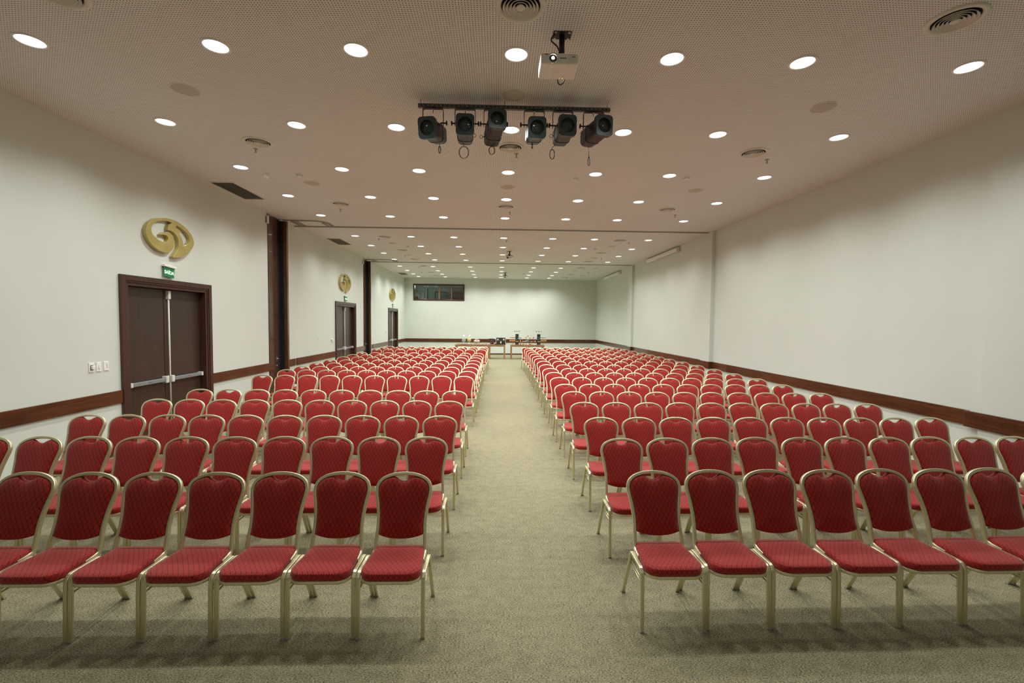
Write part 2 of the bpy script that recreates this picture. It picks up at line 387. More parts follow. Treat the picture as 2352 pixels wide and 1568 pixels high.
# partition pockets
def pocket(i, y0, y1, y2, where):
    r = empty('door_%d' % (4+i), (XL, y0, 0), label='tall dark plank pocket door for the folding partition, '+where, cat='pocket door', kind='structure')
    d = y1-y0
    MB().box((-.06, .035, .01), (-.012, d-.12, HC-.01), 'plank_door').build('door_leaf', r)
    MB().box((-.19, 0, 0), (.012, .035, HC-.005), 'frame_wood', .003).build('door_frame', r)
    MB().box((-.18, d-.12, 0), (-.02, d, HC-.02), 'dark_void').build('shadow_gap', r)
    k = MB(); k.box((-.012, d-.24, 1.0), (.0, d-.20, 1.12), 'steel', .003); k.tube([(0, d-.22, 1.07), (.05, d-.22, 1.07), (.05, d-.33, 1.07)], .009, 'steel', 8); k.build('door_handle', r)
    MB().lathe([(.001, 0), (.022, 0), (.022, .015), (.001, .02)], 'steel', (-.012, d-.22, .88), 14, axis=axis_to((1, 0, 0))).build('lock', r)
    p = MB(); p.box((XL-.1, y1, 0), (XL+.10, y2-.01, HC-.05), 'black_plastic', .003).box((XL+.098, y1+.012, 0), (XL+(.180 if i == 0 else .165), y2, HC-.05), 'post_wood', .004)  # black box stands in for the shadow gap beside the wooden half
    p.build('partition_post', label='tall dark wooden partition post projecting from left wall, '+('nearer of two' if i == 0 else 'farther of two'), cat='post', group='partition posts on the left wall')
for i, p in enumerate(POCK): pocket(i, *p, ('before the middle section', 'before the far section')[i])

# ceiling tracks for the partitions
def track(y, ynear, xa, xb, where):
    mb = MB(); z0, z1 = HC-.022, HC
    def strip(a, b, w=.09):
        a = Vector((a[0], a[1], 0)); b = Vector((b[0], b[1], 0)); d = (b-a).normalized(); n = Vector((-d.y, d.x, 0))
        for o, ww, zz, mt in ((-w*.36, w*.28, z0, 'track_metal'), (w*.36, w*.28, z0, 'track_metal'), (0, w*.44, HC-.008, 'dark_void')):
            q = [a+n*(o-ww/2), a+n*(o+ww/2), b+n*(o+ww/2), b+n*(o-ww/2)]
            v = [(p.x, p.y, z) for z in (zz, z1) for p in q]
            mb.add(v, [(0, 1, 2, 3), (7, 6, 5, 4), (0, 4, 5, 1), (1, 5, 6, 2), (2, 6, 7, 3), (3, 7, 4, 0)], mt)
    strip((XL+.02, y), (XR-.10, y))
    arc = [(XL+.05, ynear)]+[(xb-.35+.35*math.sin(t), ynear+.35-.35*math.cos(t)) for t in (0, .4, .8, 1.2, PI/2)]+[(xb, y)]
    for a, b in zip(arc[:-1], arc[1:]): strip(a, b, .07)
    strip((xb-.13, ynear+.25), (xb-.13, y), .05); strip((xa, ynear), (xa, y), .07); strip((xa+.12, ynear), (xa+.12, y), .05)
    mb.build('partition_track', label='grey ceiling track of the folding partition, '+where, cat='track', group='ceiling partition tracks')
track(13.09, 12.33, -5.58, -4.68, 'nearer of the two'); track(20.72, 19.93, -5.58, -4.55, 'farther of the two')

# ------------------------------------------------------------------ things on the walls
E1 = [[0.01,-0.332],[0.139,-0.32],[0.258,-0.286],[0.38,-0.224],[0.492,-0.134],[0.561,-0.049],[0.58,0.029],[0.55,0.109],[0.484,0.182],[0.387,0.247],[0.276,0.29],[0.16,0.32],[0.032,0.332],[-0.1,0.326],[-0.228,0.304],[-0.346,0.27],[-0.428,0.224],[-0.509,0.163],[-0.563,0.092],[-0.581,0.02],[-0.574,-0.048],[-0.544,-0.112],[-0.481,-0.176],[-0.397,-0.227],[-0.296,-0.262],[-0.191,-0.272],[-0.098,-0.266],[-0.03,-0.232],[0.03,-0.174],[0.062,-0.115],[0.069,-0.06],[0.058,-0.003],[0.03,0.051],[-0.027,0.082],[-0.085,0.09],[-0.158,0.075],[-0.212,0.049],[-0.259,0.012],[-0.21,0.02],[-0.152,0.026],[-0.107,0.015],[-0.082,-0.012],[-0.091,-0.046],[-0.12,-0.077],[-0.171,-0.094],[-0.228,-0.094],[-0.31,-0.08],[-0.377,-0.051],[-0.436,-0.012],[-0.464,0.043],[-0.459,0.099],[-0.424,0.157],[-0.362,0.203],[-0.279,0.242],[-0.173,0.265],[-0.065,0.276],[0.015,0.268],[-0.023,0.245],[-0.064,0.218],[-0.087,0.176],[-0.096,0.124],[-0.034,0.126],[0.047,0.113],[0.114,0.072],[0.154,0.009],[0.167,-0.07],[0.146,-0.156],[0.088,-0.24]]
E2 = [[0.123,0.244],[0.22,0.237],[0.313,0.204],[0.393,0.158],[0.441,0.111],[0.464,0.065],[0.454,0.018],[0.394,-0.037],[0.288,-0.088],[0.279,0.004],[0.245,0.064],[0.2,0.105],[0.173,0.127],[0.216,0.13],[0.264,0.139],[0.226,0.17],[0.172,0.192],[0.118,0.208],[0.08,0.208],[0.111,0.225]]
def curve_mesh(name, polys, extrude, bevel, mat, smooth_corners=True):
    cu = bpy.data.curves.new(name, 'CURVE'); cu.dimensions = '2D'; cu.fill_mode = 'BOTH'; cu.extrude = extrude; cu.bevel_depth = bevel; cu.offset = -bevel; cu.bevel_resolution = 2
    for pl in polys:
        s = cu.splines.new('POLY'); s.points.add(len(pl)-1)
        for p, q in zip(s.points, pl): p.co = (q[0], q[1], 0, 1)
        s.use_cyclic_u = True
    return to_mesh(name, cu, mat)
def to_mesh(name, cu, mat):
    o = bpy.data.objects.new('tmp', cu); COL.objects.link(o)
    dg = bpy.context.evaluated_depsgraph_get(); me = bpy.data.meshes.new_from_object(o.evaluated_get(dg)); me.name = name
    bpy.data.objects.remove(o); bpy.data.curves.remove(cu); me.materials.clear(); me.materials.append(M[mat]); return me
def smooth_poly(p, sharp=()):
    n = len(p); out = []
    for i in range(n):
        a, b, c, d = (Vector(p[(i+k) % n]) for k in (-1, 0, 1, 2))
        def ang(u, v, w_): return (v-u).angle(w_-v)
        if ang(a, b, c) > .75: a = b-(c-b)*.5
        if ang(b, c, d) > .75: d = c+(c-b)*.5
        for k in range(3):
            t = k/3; q = .5*((2*b)+(c-a)*t+(2*a-5*b+4*c-d)*t*t+(3*b-a-3*c+d)*t**3); out.append((q.x, q.y))
    return out
ON_LEFT = Matrix(((0, 0, 1), (1, 0, 0), (0, 1, 0)))      # local x -> along the wall, local y -> up, local z -> into the room
em = curve_mesh('wall_emblem', [smooth_poly(E1), smooth_poly(E2)], .030, .005, 'gold_paint')
em.transform(ON_LEFT.to_4x4())
for cy, cz, w_, where in ((8.17, 3.508, 1.0, 'above the nearest double door'), (17.24, 3.49, 1.08, 'above the middle double door'), (24.89, 3.51, 1.08, 'above the farthest double door')):
    o = bpy.data.objects.new('wall_emblem', em); COL.objects.link(o); o.location = (XL+.034, cy, cz); o.scale = (1, w_, w_ if w_ == 1 else 1.03)
    tag(o, 'gold oval phoenix emblem mounted on left wall '+where, 'emblem', 'gold phoenix emblems on the left wall')
# exit signs
tc = bpy.data.curves.new('t', 'FONT'); tc.body = 'SA\u00cdDA'; tc.size = .082; tc.align_x = 'CENTER'; tc.align_y = 'CENTER'; tc.extrude = .0015; tc.space_character = 1.0; tc.offset = .0012
tm = to_mesh('lettering', tc, 'exit_letters'); tm.transform(ON_LEFT.to_4x4())
for cy, cz, tilt, where in ((8.13, 2.92, -.09, 'above the nearest door frame'), (17.34, 2.92, -.02, 'above the middle door frame'), (25.08, 2.94, 0, 'above the farthest door frame')):
    r = empty('exit_sign', (XL, cy, cz), label='green lit exit sign with white letters, '+where, cat='exit sign', group='exit signs on the left wall'); r.rotation_euler = (tilt, 0, 0)
    MB().box((.03, -.125, -.10), (.038, .125, .075), 'exit_green', .002).build('sign_panel', r)
    MB().box((0, -.145, .07), (.06, .145, .108), 'white_plastic', .006).build('housing', r)
    MB().box((0, -.02, -.02), (.031, .02, .08), 'white_plastic').build('wall_bracket', r)
    lt = bpy.data.objects.new('lettering', tm); COL.objects.link(lt); lt.parent = r; lt.location = (.0395, 0, -.022)
# switches and sockets
def plate(y, z, w_, h, name, lab, kind):
    r = empty(name, (XL, y, z), label=lab, cat={'switch': 'switch', 'dimmer': 'dimmer', 'socket': 'socket'}[kind])
    MB().box((0, -w_/2, -h/2), (.010, w_/2, h/2), 'white_plastic', .003).build('wall_plate', r)
    if kind == 'dimmer':
        MB().box((.009, -w_*.32, -h*.26), (.012, w_*.32, h*.26), 'socket_grey').build('inset', r); MB().box((.010, -w_*.22, -h*.19), (.045, w_*.28, h*.18), 'white_plastic', .006).build('knob', r)
    elif kind == 'switch': MB().box((.009, -w_*.16, -h*.2), (.020, w_*.2, h*.2), 'white_plastic', .003).build('rocker', r)
    else:
        mb = MB()
        for dz in (-.024, 0, .024): mb.lathe([(.0005, .0025), (.006, .0025), (.006, 0)], 'socket_grey', (.0095, .008, dz), 10, axis=axis_to((1, 0, 0)))
        mb.build('socket_holes', r)
plate(6.598, 1.385, .082, .138, 'dimmer_switch', 'white dimmer knob plate, leftmost of three plates beside the nearest door', 'dimmer')
plate(6.717, 1.385, .080, .138, 'light_switch', 'white rocker switch plate between the dimmer and the socket plate', 'switch')
plate(6.841, 1.385, .084, .138, 'wall_socket', 'white three-hole socket plate closest to the nearest door frame', 'socket')
plate(14.73, 1.52, .06, .13, 'light_switch', 'small ivory wall switch alone on the middle wall section', 'switch')
plate(15.92, 1.385, .22, .15, 'dimmer_switch', 'white switch plate just before the middle double door', 'dimmer')
plate(23.53, 1.53, .24, .15, 'dimmer_switch', 'white switch plate just before the farthest double door', 'dimmer')
for x, y, z, where in ((XL, 11.57, 4.60, 'beside the nearer pocket door'), (XL, 19.58, 4.60, 'beside the farther pocket door'), (XL+.02, YB-.15, 4.6, 'in the far left corner')):
    mb = MB(); mb.box((x, y-.03, z-.10), (x+.05, y+.03, z+.10), 'white_plastic', .006).box((x, y-.05, z-.09), (x+.02, y-.03, z+.07), 'socket_grey'); mb.tube([(x+.03, y, z+.09), (x+.16, y, z+.085)], .006, 'white_metal', 6)
    mb.build('wall_sensor', label='small white sensor high on the left wall '+where, cat='sensor', group='sensors high on the left wall')
# projection screen cases high on the right wall
def screen_case(y0, y1, z, where):
    r = empty('projection_screen_case', (XR, (y0+y1)/2, z), label='long white retracted projection screen case on right wall, '+where, cat='projection screen', group='screen cases on the right wall')
    L_ = (y1-y0)/2
    MB().box((-.135, -L_+.03, -.065), (-.02, L_-.03, .06), 'white_plastic', .015).build('case', r)
    for s in (-1, 1): MB().box((-.14, s*L_-.03, -.07), (-.018, s*L_+.03, .065), 'cream_plastic', .01).build('end_cap', r)
    MB().box((-.07, -L_+.06, -.062), (-.045, L_-.06, -.05), 'white_metal').build('bottom_rail', r)
    for s in (-.85, .85): MB().box((-.09, s*L_-.04, .055), (0, s*L_+.04, .08), 'white_metal').box((-.02, s*L_-.04, -.02), (0, s*L_+.04, .08), 'white_metal').build('wall_bracket', r)
screen_case(15.40, 18.55, 4.635, 'nearer one'); screen_case(22.8, 26.1, 4.635, 'farther one')

# ------------------------------------------------------------------ ceiling fittings
def make_downlight():
    r = empty('ceiling_downlight', (0, 0, HC))
    MB().lathe([(.108, -.002), (.110, -.010), (.118, -.013), (.130, -.009), (.134, 0)], 'white_plastic', (0, 0, 0), 32).build('trim_ring', r)
    MB().disc((0, 0, -.005), .110, 'lamp_diffuser', 24, up=False).build('diffuser', r)
    ld = bpy.data.lights.new('lamp', 'SPOT'); ld.energy = LAMP_W; ld.color = LAMP_COL; ld.spot_size = math.radians(150); ld.spot_blend = .95; ld.shadow_soft_size = .09
    lo = bpy.data.objects.new('lamp', ld); COL.objects.link(lo); lo.parent = r; lo.location = (0, 0, -.11)
    return r
LCOLS = [-4.516, -2.768, -1.417, .161, 1.728, 3.068, 4.81]
LROWS = [4.588, 6.348, 8.13, 9.908, 11.685, 14.428, 16.225, 18.002, 19.763, 22.17, 24.0, 25.74, 27.3]
def power(o, k):
    for ch in o.children:
        if ch.type == 'LIGHT': ch.data = ch.data.copy(); ch.data.energy = LAMP_W*k
dl = make_downlight(); first = True
# unseen downlight row added behind the view to brighten camera-facing surfaces
for x in LCOLS[1:6]:
    o = copy_tree(dl); o.location = (x, -1.15, HC); power(o, .22)
    tag(o, 'added unseen ceiling downlight over the stage, %s of the stage row' % ORD[LCOLS.index(x)-1], 'ceiling light', 'added unseen downlights over the stage')
for j, y in enumerate(LROWS):
    cols = LCOLS if j < 9 else [-4.80, -3.19, -1.38, .17, 1.73, 3.07]
    for i, x in enumerate(cols):
        o = dl if first else copy_tree(dl); first = False
        o.location = (x, y, HC)
        if y > 21: power(o, 1.12)
        elif y > 13.1: power(o, 1.0)
        tag(o, 'lit round ceiling downlight, %s from the left in %s row from the front' % (ORD[i], ORD[j]), 'ceiling light', 'round downlights in the ceiling')
SEC = lambda y: 'front section' if y < 13 else ('middle section' if y < 20.7 else 'far section')
def side(x): return 'left' if x < -1 else ('right' if x > 1 else 'centre')
def make_vent():
    r = empty('air_diffuser', (0, 0, HC))
    MB().lathe([(.165, -.004), (.172, -.014), (.200, -.016), (.212, -.010), (.214, 0)], 'vent_white', (0, 0, 0), 40).build('outer_flange', r)
    MB().disc((0, 0, -.0015), .17, 'dark_void', 32, up=False).build('dark_throat', r)
    mb = MB()
    for a in (.150, .122, .094, .066): mb.lathe([(a-.020, -.004), (a-.010, -.012), (a, -.024), (a+.0025, -.024), (a-.007, -.010), (a-.017, -.002)], 'vent_white', (0, 0, 0), 36)
    mb.build('cone_rings', r); MB().lathe([(.0005, -.024), (.036, -.024), (.040, -.020), (.028, -.006)], 'vent_white', (0, 0, 0), 28).build('centre_cap', r)
    return r
vt = make_vent(); first = True
for x, y in [(x, y) for y in (3.90, 6.99, 10.54) for x in (-3.62, .17, 3.95)]+[(x, y) for y in (14.56, 17.22, 19.7) for x in (-3.63, 3.92)]+[(-3.63, 22.05), (4.0, 21.95), (-3.66, 24.86), (4.02, 25.1), (-3.66, 26.55), (3.96, 26.65)]:
    o = vt if first else copy_tree(vt); first = False; o.location = (x, y, HC)
    k = sorted([3.90, 6.99, 10.54] if y < 13 else ([14.56, 17.22, 19.7] if y < 20.7 else [22, 25, 26.6]), key=lambda q: abs(q-y))[0]
    k = ([3.90, 6.99, 10.54] if y < 13 else ([14.56, 17.22, 19.7] if y < 20.7 else [22, 25, 26.6])).index(k)
    tag(o, 'round ringed air diffuser, %s column, %s from the front in the %s' % (side(x), ORD[k], SEC(y)), 'air vent', 'round air diffusers in the ceiling')
mb = MB(); mb.lathe([(.0005, -.006), (.132, -.006), (.138, -.004)], 'speaker_grille', (0, 0, 0), 36).lathe([(.138, -.006), (.150, -.008), (.158, 0)], 'cream_plastic', (0, 0, 0), 36)
spm = mb.mesh('ceiling_speaker')
for x, y, k in [(-3.65, 5.46, 0), (.165, 5.39, 0), (3.96, 5.50, 0), (-3.64, 9.0, 1), (.17, 9.0, 1), (3.93, 9.0, 1), (-3.63, 15.7, 0), (3.96, 15.72, 0), (-3.62, 18.45, 1), (3.97, 18.55, 1), (4.77, 22.05, 0), (3.95, 23.3, 1), (4.79, 25.6, 2)]:
    o = bpy.data.objects.new('ceiling_speaker', spm); COL.objects.link(o); o.location = (x, y, HC)
    tag(o, 'flat round beige ceiling speaker, %s column, %s from the front in the %s' % (side(x), ORD[k], SEC(y)), 'ceiling speaker', 'round flush speakers in the ceiling')
mb = MB(); mb.lathe([(.045, 0), (.040, -.008), (.012, -.012), (.010, -.045), (.014, -.05), (.006, -.055)], 'track_metal', (0, 0, 0), 14); mb.lathe([(.0005, -.075), (.024, -.075), (.024, -.071), (.0005, -.071)], 'track_metal', (0, 0, 0), 12); mb.tube([(.012, 0, -.045), (.012, 0, -.073)], .003, 'track_metal', 6).tube([(-.012, 0, -.045), (-.012, 0, -.073)], .003, 'track_metal', 6)
skm = mb.mesh('fire_sprinkler')
for x, y, k in [(-3.8, 7.26, 0), (.27, 7.24, 0), (4.33, 7.26, 0), (-3.8, 11.04, 1), (.27, 11.05, 1), (4.34, 11.06, 1), (-3.9, 14.9, 0), (.26, 14.88, 0), (4.32, 14.9, 0), (-3.83, 18.7, 1), (4.28, 18.7, 1), (-3.88, 22.3, 0), (4.23, 22.2, 0), (4.78, 23.9, 1)]:
    o = bpy.data.objects.new('fire_sprinkler', skm); COL.objects.link(o); o.location = (x, y, HC); o.scale = (.8, .8, .8)
    tag(o, 'small hanging fire sprinkler, %s column, %s from the front in the %s' % (side(x), ORD[k], SEC(y)), 'sprinkler', 'fire sprinklers under the ceiling')
mb = MB(); mb.lathe([(.062, 0), (.062, -.012), (.052, -.016), (.050, -.034), (.034, -.046), (.0005, -.048)], 'white_plastic', (0, 0, 0), 24)
for i in range(10):
    a = 2*PI*i/10; mb.box((.0505*math.cos(a)-.005, .0505*math.sin(a)-.005, -.032), (.0505*math.cos(a)+.005, .0505*math.sin(a)+.005, -.022), 'socket_grey')
sdm = mb.mesh('smoke_detector')
for x, y in [(-3.65, 8.47), (3.41, 8.2), (-3.24, 16.29), (3.47, 16.28), (-4.18, 24.8), (3.48, 24.77)]:
    o = bpy.data.objects.new('smoke_detector', sdm); COL.objects.link(o); o.location = (x, y, HC)
    tag(o, 'white round smoke detector on the %s side of the %s ceiling' % (side(x), SEC(y)), 'smoke detector', 'smoke detectors on the ceiling')
for x, y, rz, lab in [(1.42, 8.38, 0, 'small boxy motion sensor on the front section ceiling'), (1.42, 17.3, 0, 'small boxy motion sensor on the middle section ceiling'), (1.40, 24.95, 0, 'small boxy motion sensor on the far section ceiling'), (-4.25, 8.46, -.9, 'white wedge-shaped sensor beside the nearest linear air grille'), (-4.30, 17.2, -.9, 'white wedge-shaped sensor on the middle section ceiling')]:
    v = [(-.05, -.03, 0), (.05, -.03, 0), (.05, .03, 0), (-.05, .03, 0), (-.045, -.025, -.035), (.045, -.025, -.035), (.045, .025, -.06), (-.045, .025, -.06)]
    o = MB().add(v, [(0, 1, 2, 3), (7, 6, 5, 4), (0, 4, 5, 1), (1, 5, 6, 2), (2, 6, 7, 3), (3, 7, 4, 0)], 'white_plastic').build('motion_sensor', label=lab, cat='sensor'); o.location = (x, y, HC); o.rotation_euler = (0, 0, rz)
    if rz: o.scale = (1.6, 1.6, 1.2)
# linear return grilles along the left wall
def lin_grille(y0, y1, where):
    r = empty('return_grille', (-5.39, (y0+y1)/2, HC), label='rectangular dark slatted return air grille near the left wall, '+where, cat='air vent', group='linear return grilles')
    L_ = (y1-y0)/2; W_ = .235; f = .02; mb = MB()
    for a, b in (((-W_, -L_), (W_, -L_+f)), ((-W_, L_-f), (W_, L_)), ((-W_, -L_+f), (-W_+f, L_-f)), ((W_-f, -L_+f), (W_, L_-f))): mb.box((a[0], a[1], -.014), (b[0], b[1], 0), 'vent_white', .002)
    mb.build('frame', r); MB().box((-W_+f, -L_+f, -.002), (W_-f, L_-f, 0), 'dark_void').build('backing', r)
    mb = MB(); n = 44
    for i in range(n):
        y = -L_+f+(2*L_-2*f)*(i+.5)/n; mb.add([(-W_+f, y-.010, -.011), (W_-f, y-.010, -.011), (W_-f, y+.004, -.003), (-W_+f, y+.004, -.003), (-W_+f, y-.0085, -.013), (W_-f, y-.0085, -.013)], [(0, 1, 2, 3), (0, 4, 5, 1)], 'grille_dark')
    mb.build('slats', r)
lin_grille(9.02, 10.25, 'nearest one'); lin_grille(14.95, 16.15, 'middle one'); lin_grille(25.2, 26.42, 'farthest one')

# projectors
def projector(x, y, w_, h, d, drop, lens_on, lab, off=0, fy=-.06):
    r = empty('ceiling_projector', (x, y, HC), label=lab, cat='projector', group='white projectors under the ceiling')
    mb = MB().box((-.085, -.06, -.006), (.085, .06, 0), 'black_plastic', .003)
    for sx in (-.062, .062):
        for sy in (-.045, .045): mb.lathe([(.0005, -.010), (.012, -.009), (.012, -.006)], 'steel', (sx, sy, 0), 10)
    mb.build('mount_plate', r)
    MB().tube([(0, 0, -.004), (0, 0, -drop+.02)], .026, 'black_plastic', 12).ball((0, 0, -drop+.06), .04, 'black_plastic').build('mount_pole', r)
    mb = MB()
    for sx in (-.14, .14): mb.tube([(0, .02, -drop+.05), (sx*.6, .03, -drop+.045), (sx, .05, -drop+.01)], .010, 'black_plastic', 8)
    mb.tube([(0, .02, -drop+.05), (.05, .12, -drop+.01)], .010, 'black_plastic', 8); mb.build('mount_arm', r)
    b = MB().box((off-w_/2, fy, -drop-h), (off+w_/2, fy+d, -drop+.005), 'white_plastic', .016)
    b.box((off+w_*.0, fy-.0005, -drop-h*.52), (off+w_*.18, fy+.0002, -drop-h*.40), 'grey_card').box((off-w_*.39, fy-.0005, -drop-h*.16), (off-w_*.31, fy+.0002, -drop-h*.08), 'black_plastic').box((off+w_*.33, fy-.0005, -drop-h*.38), (off+w_*.41, fy+.0002, -drop-h*.28), 'grey_card')
    b = b.build('body', r)
    ax = axis_to((0, -1, 0)); lc = (off-w_*.18, fy-.001, -drop-h*.52)
    l = MB().lathe([(.044, -.004), (.046, .012), (.040, .016), (.034, .004), (.030, -.002)], 'silver', lc, 24, axis=ax).build('lens_ring', b)
    MB().lathe([(.0005, .008), (.02, .006), (.032, .0)], 'lens_glass', lc, 20, axis=ax).build('lens', b)
    if lens_on:
        MB().disc((lc[0], lc[1]-.0095, lc[2]), .013, 'projector_beam', 16, axis=ax).build('lit_lens', b)
        mb = MB()
        for q in (.03, .055): mb.disc((off+q, fy+d-.03, -drop-h-.0006), .003, 'led_yellow', 8, up=False)
        mb.build('status_lights', b)
    c = MB(); c.tube(spline([(off+.02, fy+d-.01, -drop-.04), (off+.02, fy+d+.03, -drop-.07), (off+.035, fy+d+.05, -drop-.10), (off+.065, fy+d+.05, -drop-.10), (off+.085, fy+d+.03, -drop-.07), (off+.085, fy+d-.01, -drop-.04)], 5), .006, 'cable_black', 6)
    c.tube(spline([(-.07, -.02, -.004), (-.10, .0, -.05), (-.05, -.03, -.12), (-.03, -.05, -drop+.10), (-.06, -.04, -drop+.03), (.0, -.05, -drop+.02), (.03, -.04, -drop+.08), (-.01, -.04, -drop+.10)], 5), .007, 'cable_black', 6)
    c.tube(spline([(.02, -.04, -drop+.10), (-.04, -.055, -drop+.08), (-.03, -.06, -drop+.02), (.03, -.05, -drop+.03), (.02, -.04, -drop+.1)], 5), .0035, 'silver', 6); c.build('cable', r)
projector(.572, 4.27, .335, .090, .27, .290, True, 'white projector with a lit lens in front of the spotlight bar', -.045, -.215)
projector(.42, 17.15, .25, .09, .22, .20, False, 'white ceiling projector over the middle section of seats', -.03)
projector(.38, 24.6, .28, .10, .24, .20, False, 'white ceiling projector over the far section of seats', .03)

# ------------------------------------------------------------------ spotlight bar with six profile spots
BY, BZ = 5.56, 4.682
mb = MB(); mb.box((-.98, BY-.022, BZ-.02), (1.345, BY+.022, BZ-.016), 'galvanised')
mb.box((-.98, BY-.022, BZ-.02), (1.345, BY-.018, BZ+.022), 'galvanised').box((-.98, BY+.018, BZ-.02), (1.345, BY+.022, BZ+.022), 'galvanised')
mb.box((-.98, BY-.022, BZ+.018), (1.345, BY-.010, BZ+.022), 'galvanised').box((-.98, BY+.010, BZ+.018), (1.345, BY+.022, BZ+.022), 'galvanised')
for i in range(44):
    xx = -.95+i*.052; mb.box((xx, BY-.0225, BZ-.006), (xx+.024, BY-.0218, BZ+.006), 'dark_void')
bar = mb.build('lighting_bar', label='grey slotted steel bar under the ceiling carrying six spotlights', cat='lighting bar')
for xx in (-.95, .06, 1.31):
    MB().tube([(xx, BY, BZ+.018), (xx, BY, HC)], .004, 'track_metal', 8).build('hanger_rod', bar)
LAMPS = [((-.843, 4.340), (-.750, 4.440), -.800, 'leftmost'), ((-.401, 4.389), (-.432, 4.430), -.415, 'second from left'), ((-.022, 4.466), (-.107, 4.403), -.067, 'third from left'),
         ((.442, 4.372), (.422, 4.458), .420, 'fourth from left'), ((.800, 4.406), (.765, 4.438), .768, 'fifth from left'), ((1.235, 4.416), (1.108, 4.434), 1.143, 'rightmost')]
def rounded(w_, h, r, n=5):
    o = []
    for cx, cy, a0 in ((w_/2-r, h/2-r, 0), (-w_/2+r, h/2-r, PI/2), (-w_/2+r, -h/2+r, PI), (w_/2-r, -h/2+r, 3*PI/2)):
        for k in range(n+1):
            a = a0+PI/2*k/n; o.append((cx+r*math.cos(a), cy+r*math.sin(a)))
    return o
for i, ((fx, fz), (tx, tz), yx, pos) in enumerate(LAMPS):
    F = Vector((fx, BY-.21, fz)); T = Vector((tx, BY+.27, tz)); d = (T-F).normalized(); L_ = (T-F).length
    piv = Vector((yx, BY, 4.485))
    r = empty('stage_spotlight', tuple(piv), label='black profile spotlight hanging on the bar, %s of the six' % pos, cat='spotlight', group='black spotlights on the lighting bar')
    rx = d.cross(Vector((0, 0, 1))).normalized(); up = rx.cross(d).normalized()
    F = F-piv; T = T-piv
    def ring(c, w_, h, rad): return [c+rx*a+up*b for a, b in rounded(w_, h, rad)]
    def loft(mb, rings, mat, caps=(True, True)):
        k = len(rings[0]); vs = [p for q in rings for p in q]; fs = [(a*k+j, a*k+(j+1) % k, (a+1)*k+(j+1) % k, (a+1)*k+j) for a in range(len(rings)-1) for j in range(k)]
        if caps[0]: fs.append(tuple(range(k))[::-1])
        if caps[1]: fs.append(tuple((len(rings)-1)*k+j for j in range(k)))
        mb.add(vs, fs, mat, False)
    b = MB(); loft(b, [ring(F+d*.055, .186, .205, .045), ring(F+d*(L_*.62), .192, .212, .05)], 'black_body'); loft(b, [ring(F+d*(L_*.62), .200, .220, .05), ring(F+d*(L_*.66), .200, .220, .05)], 'black_metal')
    loft(b, [ring(F+d*(L_*.66), .192, .212, .05), ring(F+d*(L_*.93), .19, .208, .055), ring(T, .155, .17, .05)], 'black_body'); body = b.build('body', r)
    # front frame: square with rounded top corners and a round opening
    g = MB(); rad = .083; base_ = rounded(.214, .240, .042, 8); k = 48; outer = []; inn = []
    for q_ in range(k):
        a = 2*PI*q_/k; u = (math.cos(a), math.sin(a)); best = None
        for j in range(len(base_)):
            p_, q2 = base_[j], base_[(j+1) % len(base_)]; ex, ey = q2[0]-p_[0], q2[1]-p_[1]; den = u[0]*ey-u[1]*ex
            if abs(den) < 1e-9: continue
            t_ = (p_[0]*ey-p_[1]*ex)/den; w2 = (p_[0]*u[1]-p_[1]*u[0])/den
            if t_ > 0 and -1e-6 <= w2 <= 1+1e-6: best = t_
        outer.append((u[0]*best, u[1]*best)); inn.append((rad*u[0], rad*u[1]))
    def P3(a, c, t): return F+rx*a+up*c+d*t
    vs = [P3(a, c, 0) for a, c in outer]+[P3(a, c, 0) for a, c in inn]+[P3(a, c, .06) for a, c in outer]+[P3(a, c, .05) for a, c in inn]
    fs = []
    for j in range(k):
        q = (j+1) % k; fs += [(j, q, k+q, k+j), (2*k+j, 2*k+q, q, j), (k+j, k+q, 3*k+q, 3*k+j)]
    g.add(vs, fs, 'black_metal'); g.build('front_frame', r)
    ln = MB(); vs = [P3(0, 0, .022)]; m_ = 24
    for s_, t_ in ((.5, .027), (1, .045)): vs += [P3(rad*s_*math.cos(2*PI*j/m_), rad*s_*math.sin(2*PI*j/m_), t_) for j in range(m_)]
    fs = [(0, 1+(j+1) % m_, 1+j) for j in range(m_)]+[(1+j, 1+(j+1) % m_, 1+m_+(j+1) % m_, 1+m_+j) for j in range(m_)]
    ln.add(vs, fs, 'lens_glass', True); ln.build('lens', r)
    ms = MB()
    for s_ in (-1, 1):
        for q in range(-8, 9):
            o_ = q*.0101; hl = math.sqrt(max(0, rad*rad-o_*o_)); c45 = .7071
            a1 = ((o_-s_*hl)*c45, (o_*s_+hl)*c45*s_*1.0); p0 = (o_*c45-hl*c45*s_, o_*c45*s_+hl*c45); p1 = (o_*c45+hl*c45*s_, o_*c45*s_-hl*c45)
            ms.tube([P3(p0[0], p0[1], .006), P3(p1[0], p1[1], .006)], .0009, 'black_metal', 4)
    ms.build('safety_mesh', r)
    # yoke
    hw = .122; zt = BZ-.03-piv.z; prof = [(-.022, -.003), (.022, -.003), (.022, .003), (-.022, .003)]
    path = [(-hw, 0, -.03), (-hw, 0, zt-.02), (-hw+.006, 0, zt-.006), (-hw+.02, 0, zt), (hw-.02, 0, zt), (hw-.006, 0, zt-.006), (hw, 0, zt-.02), (hw, 0, -.03)]
    MB().sweep(path, prof, 'black_plastic', (0, 1, 0), smooth=False).build('yoke', r)
    MB().tube([(0, 0, zt-.055), (0, 0, BZ-.022-piv.z)], .006, 'steel', 8).lathe([(.0005, -.006), (.012, -.006), (.012, .006), (.0005, .006)], 'steel', (0, 0, zt-.006), 8).build('clamp_bolt', r)
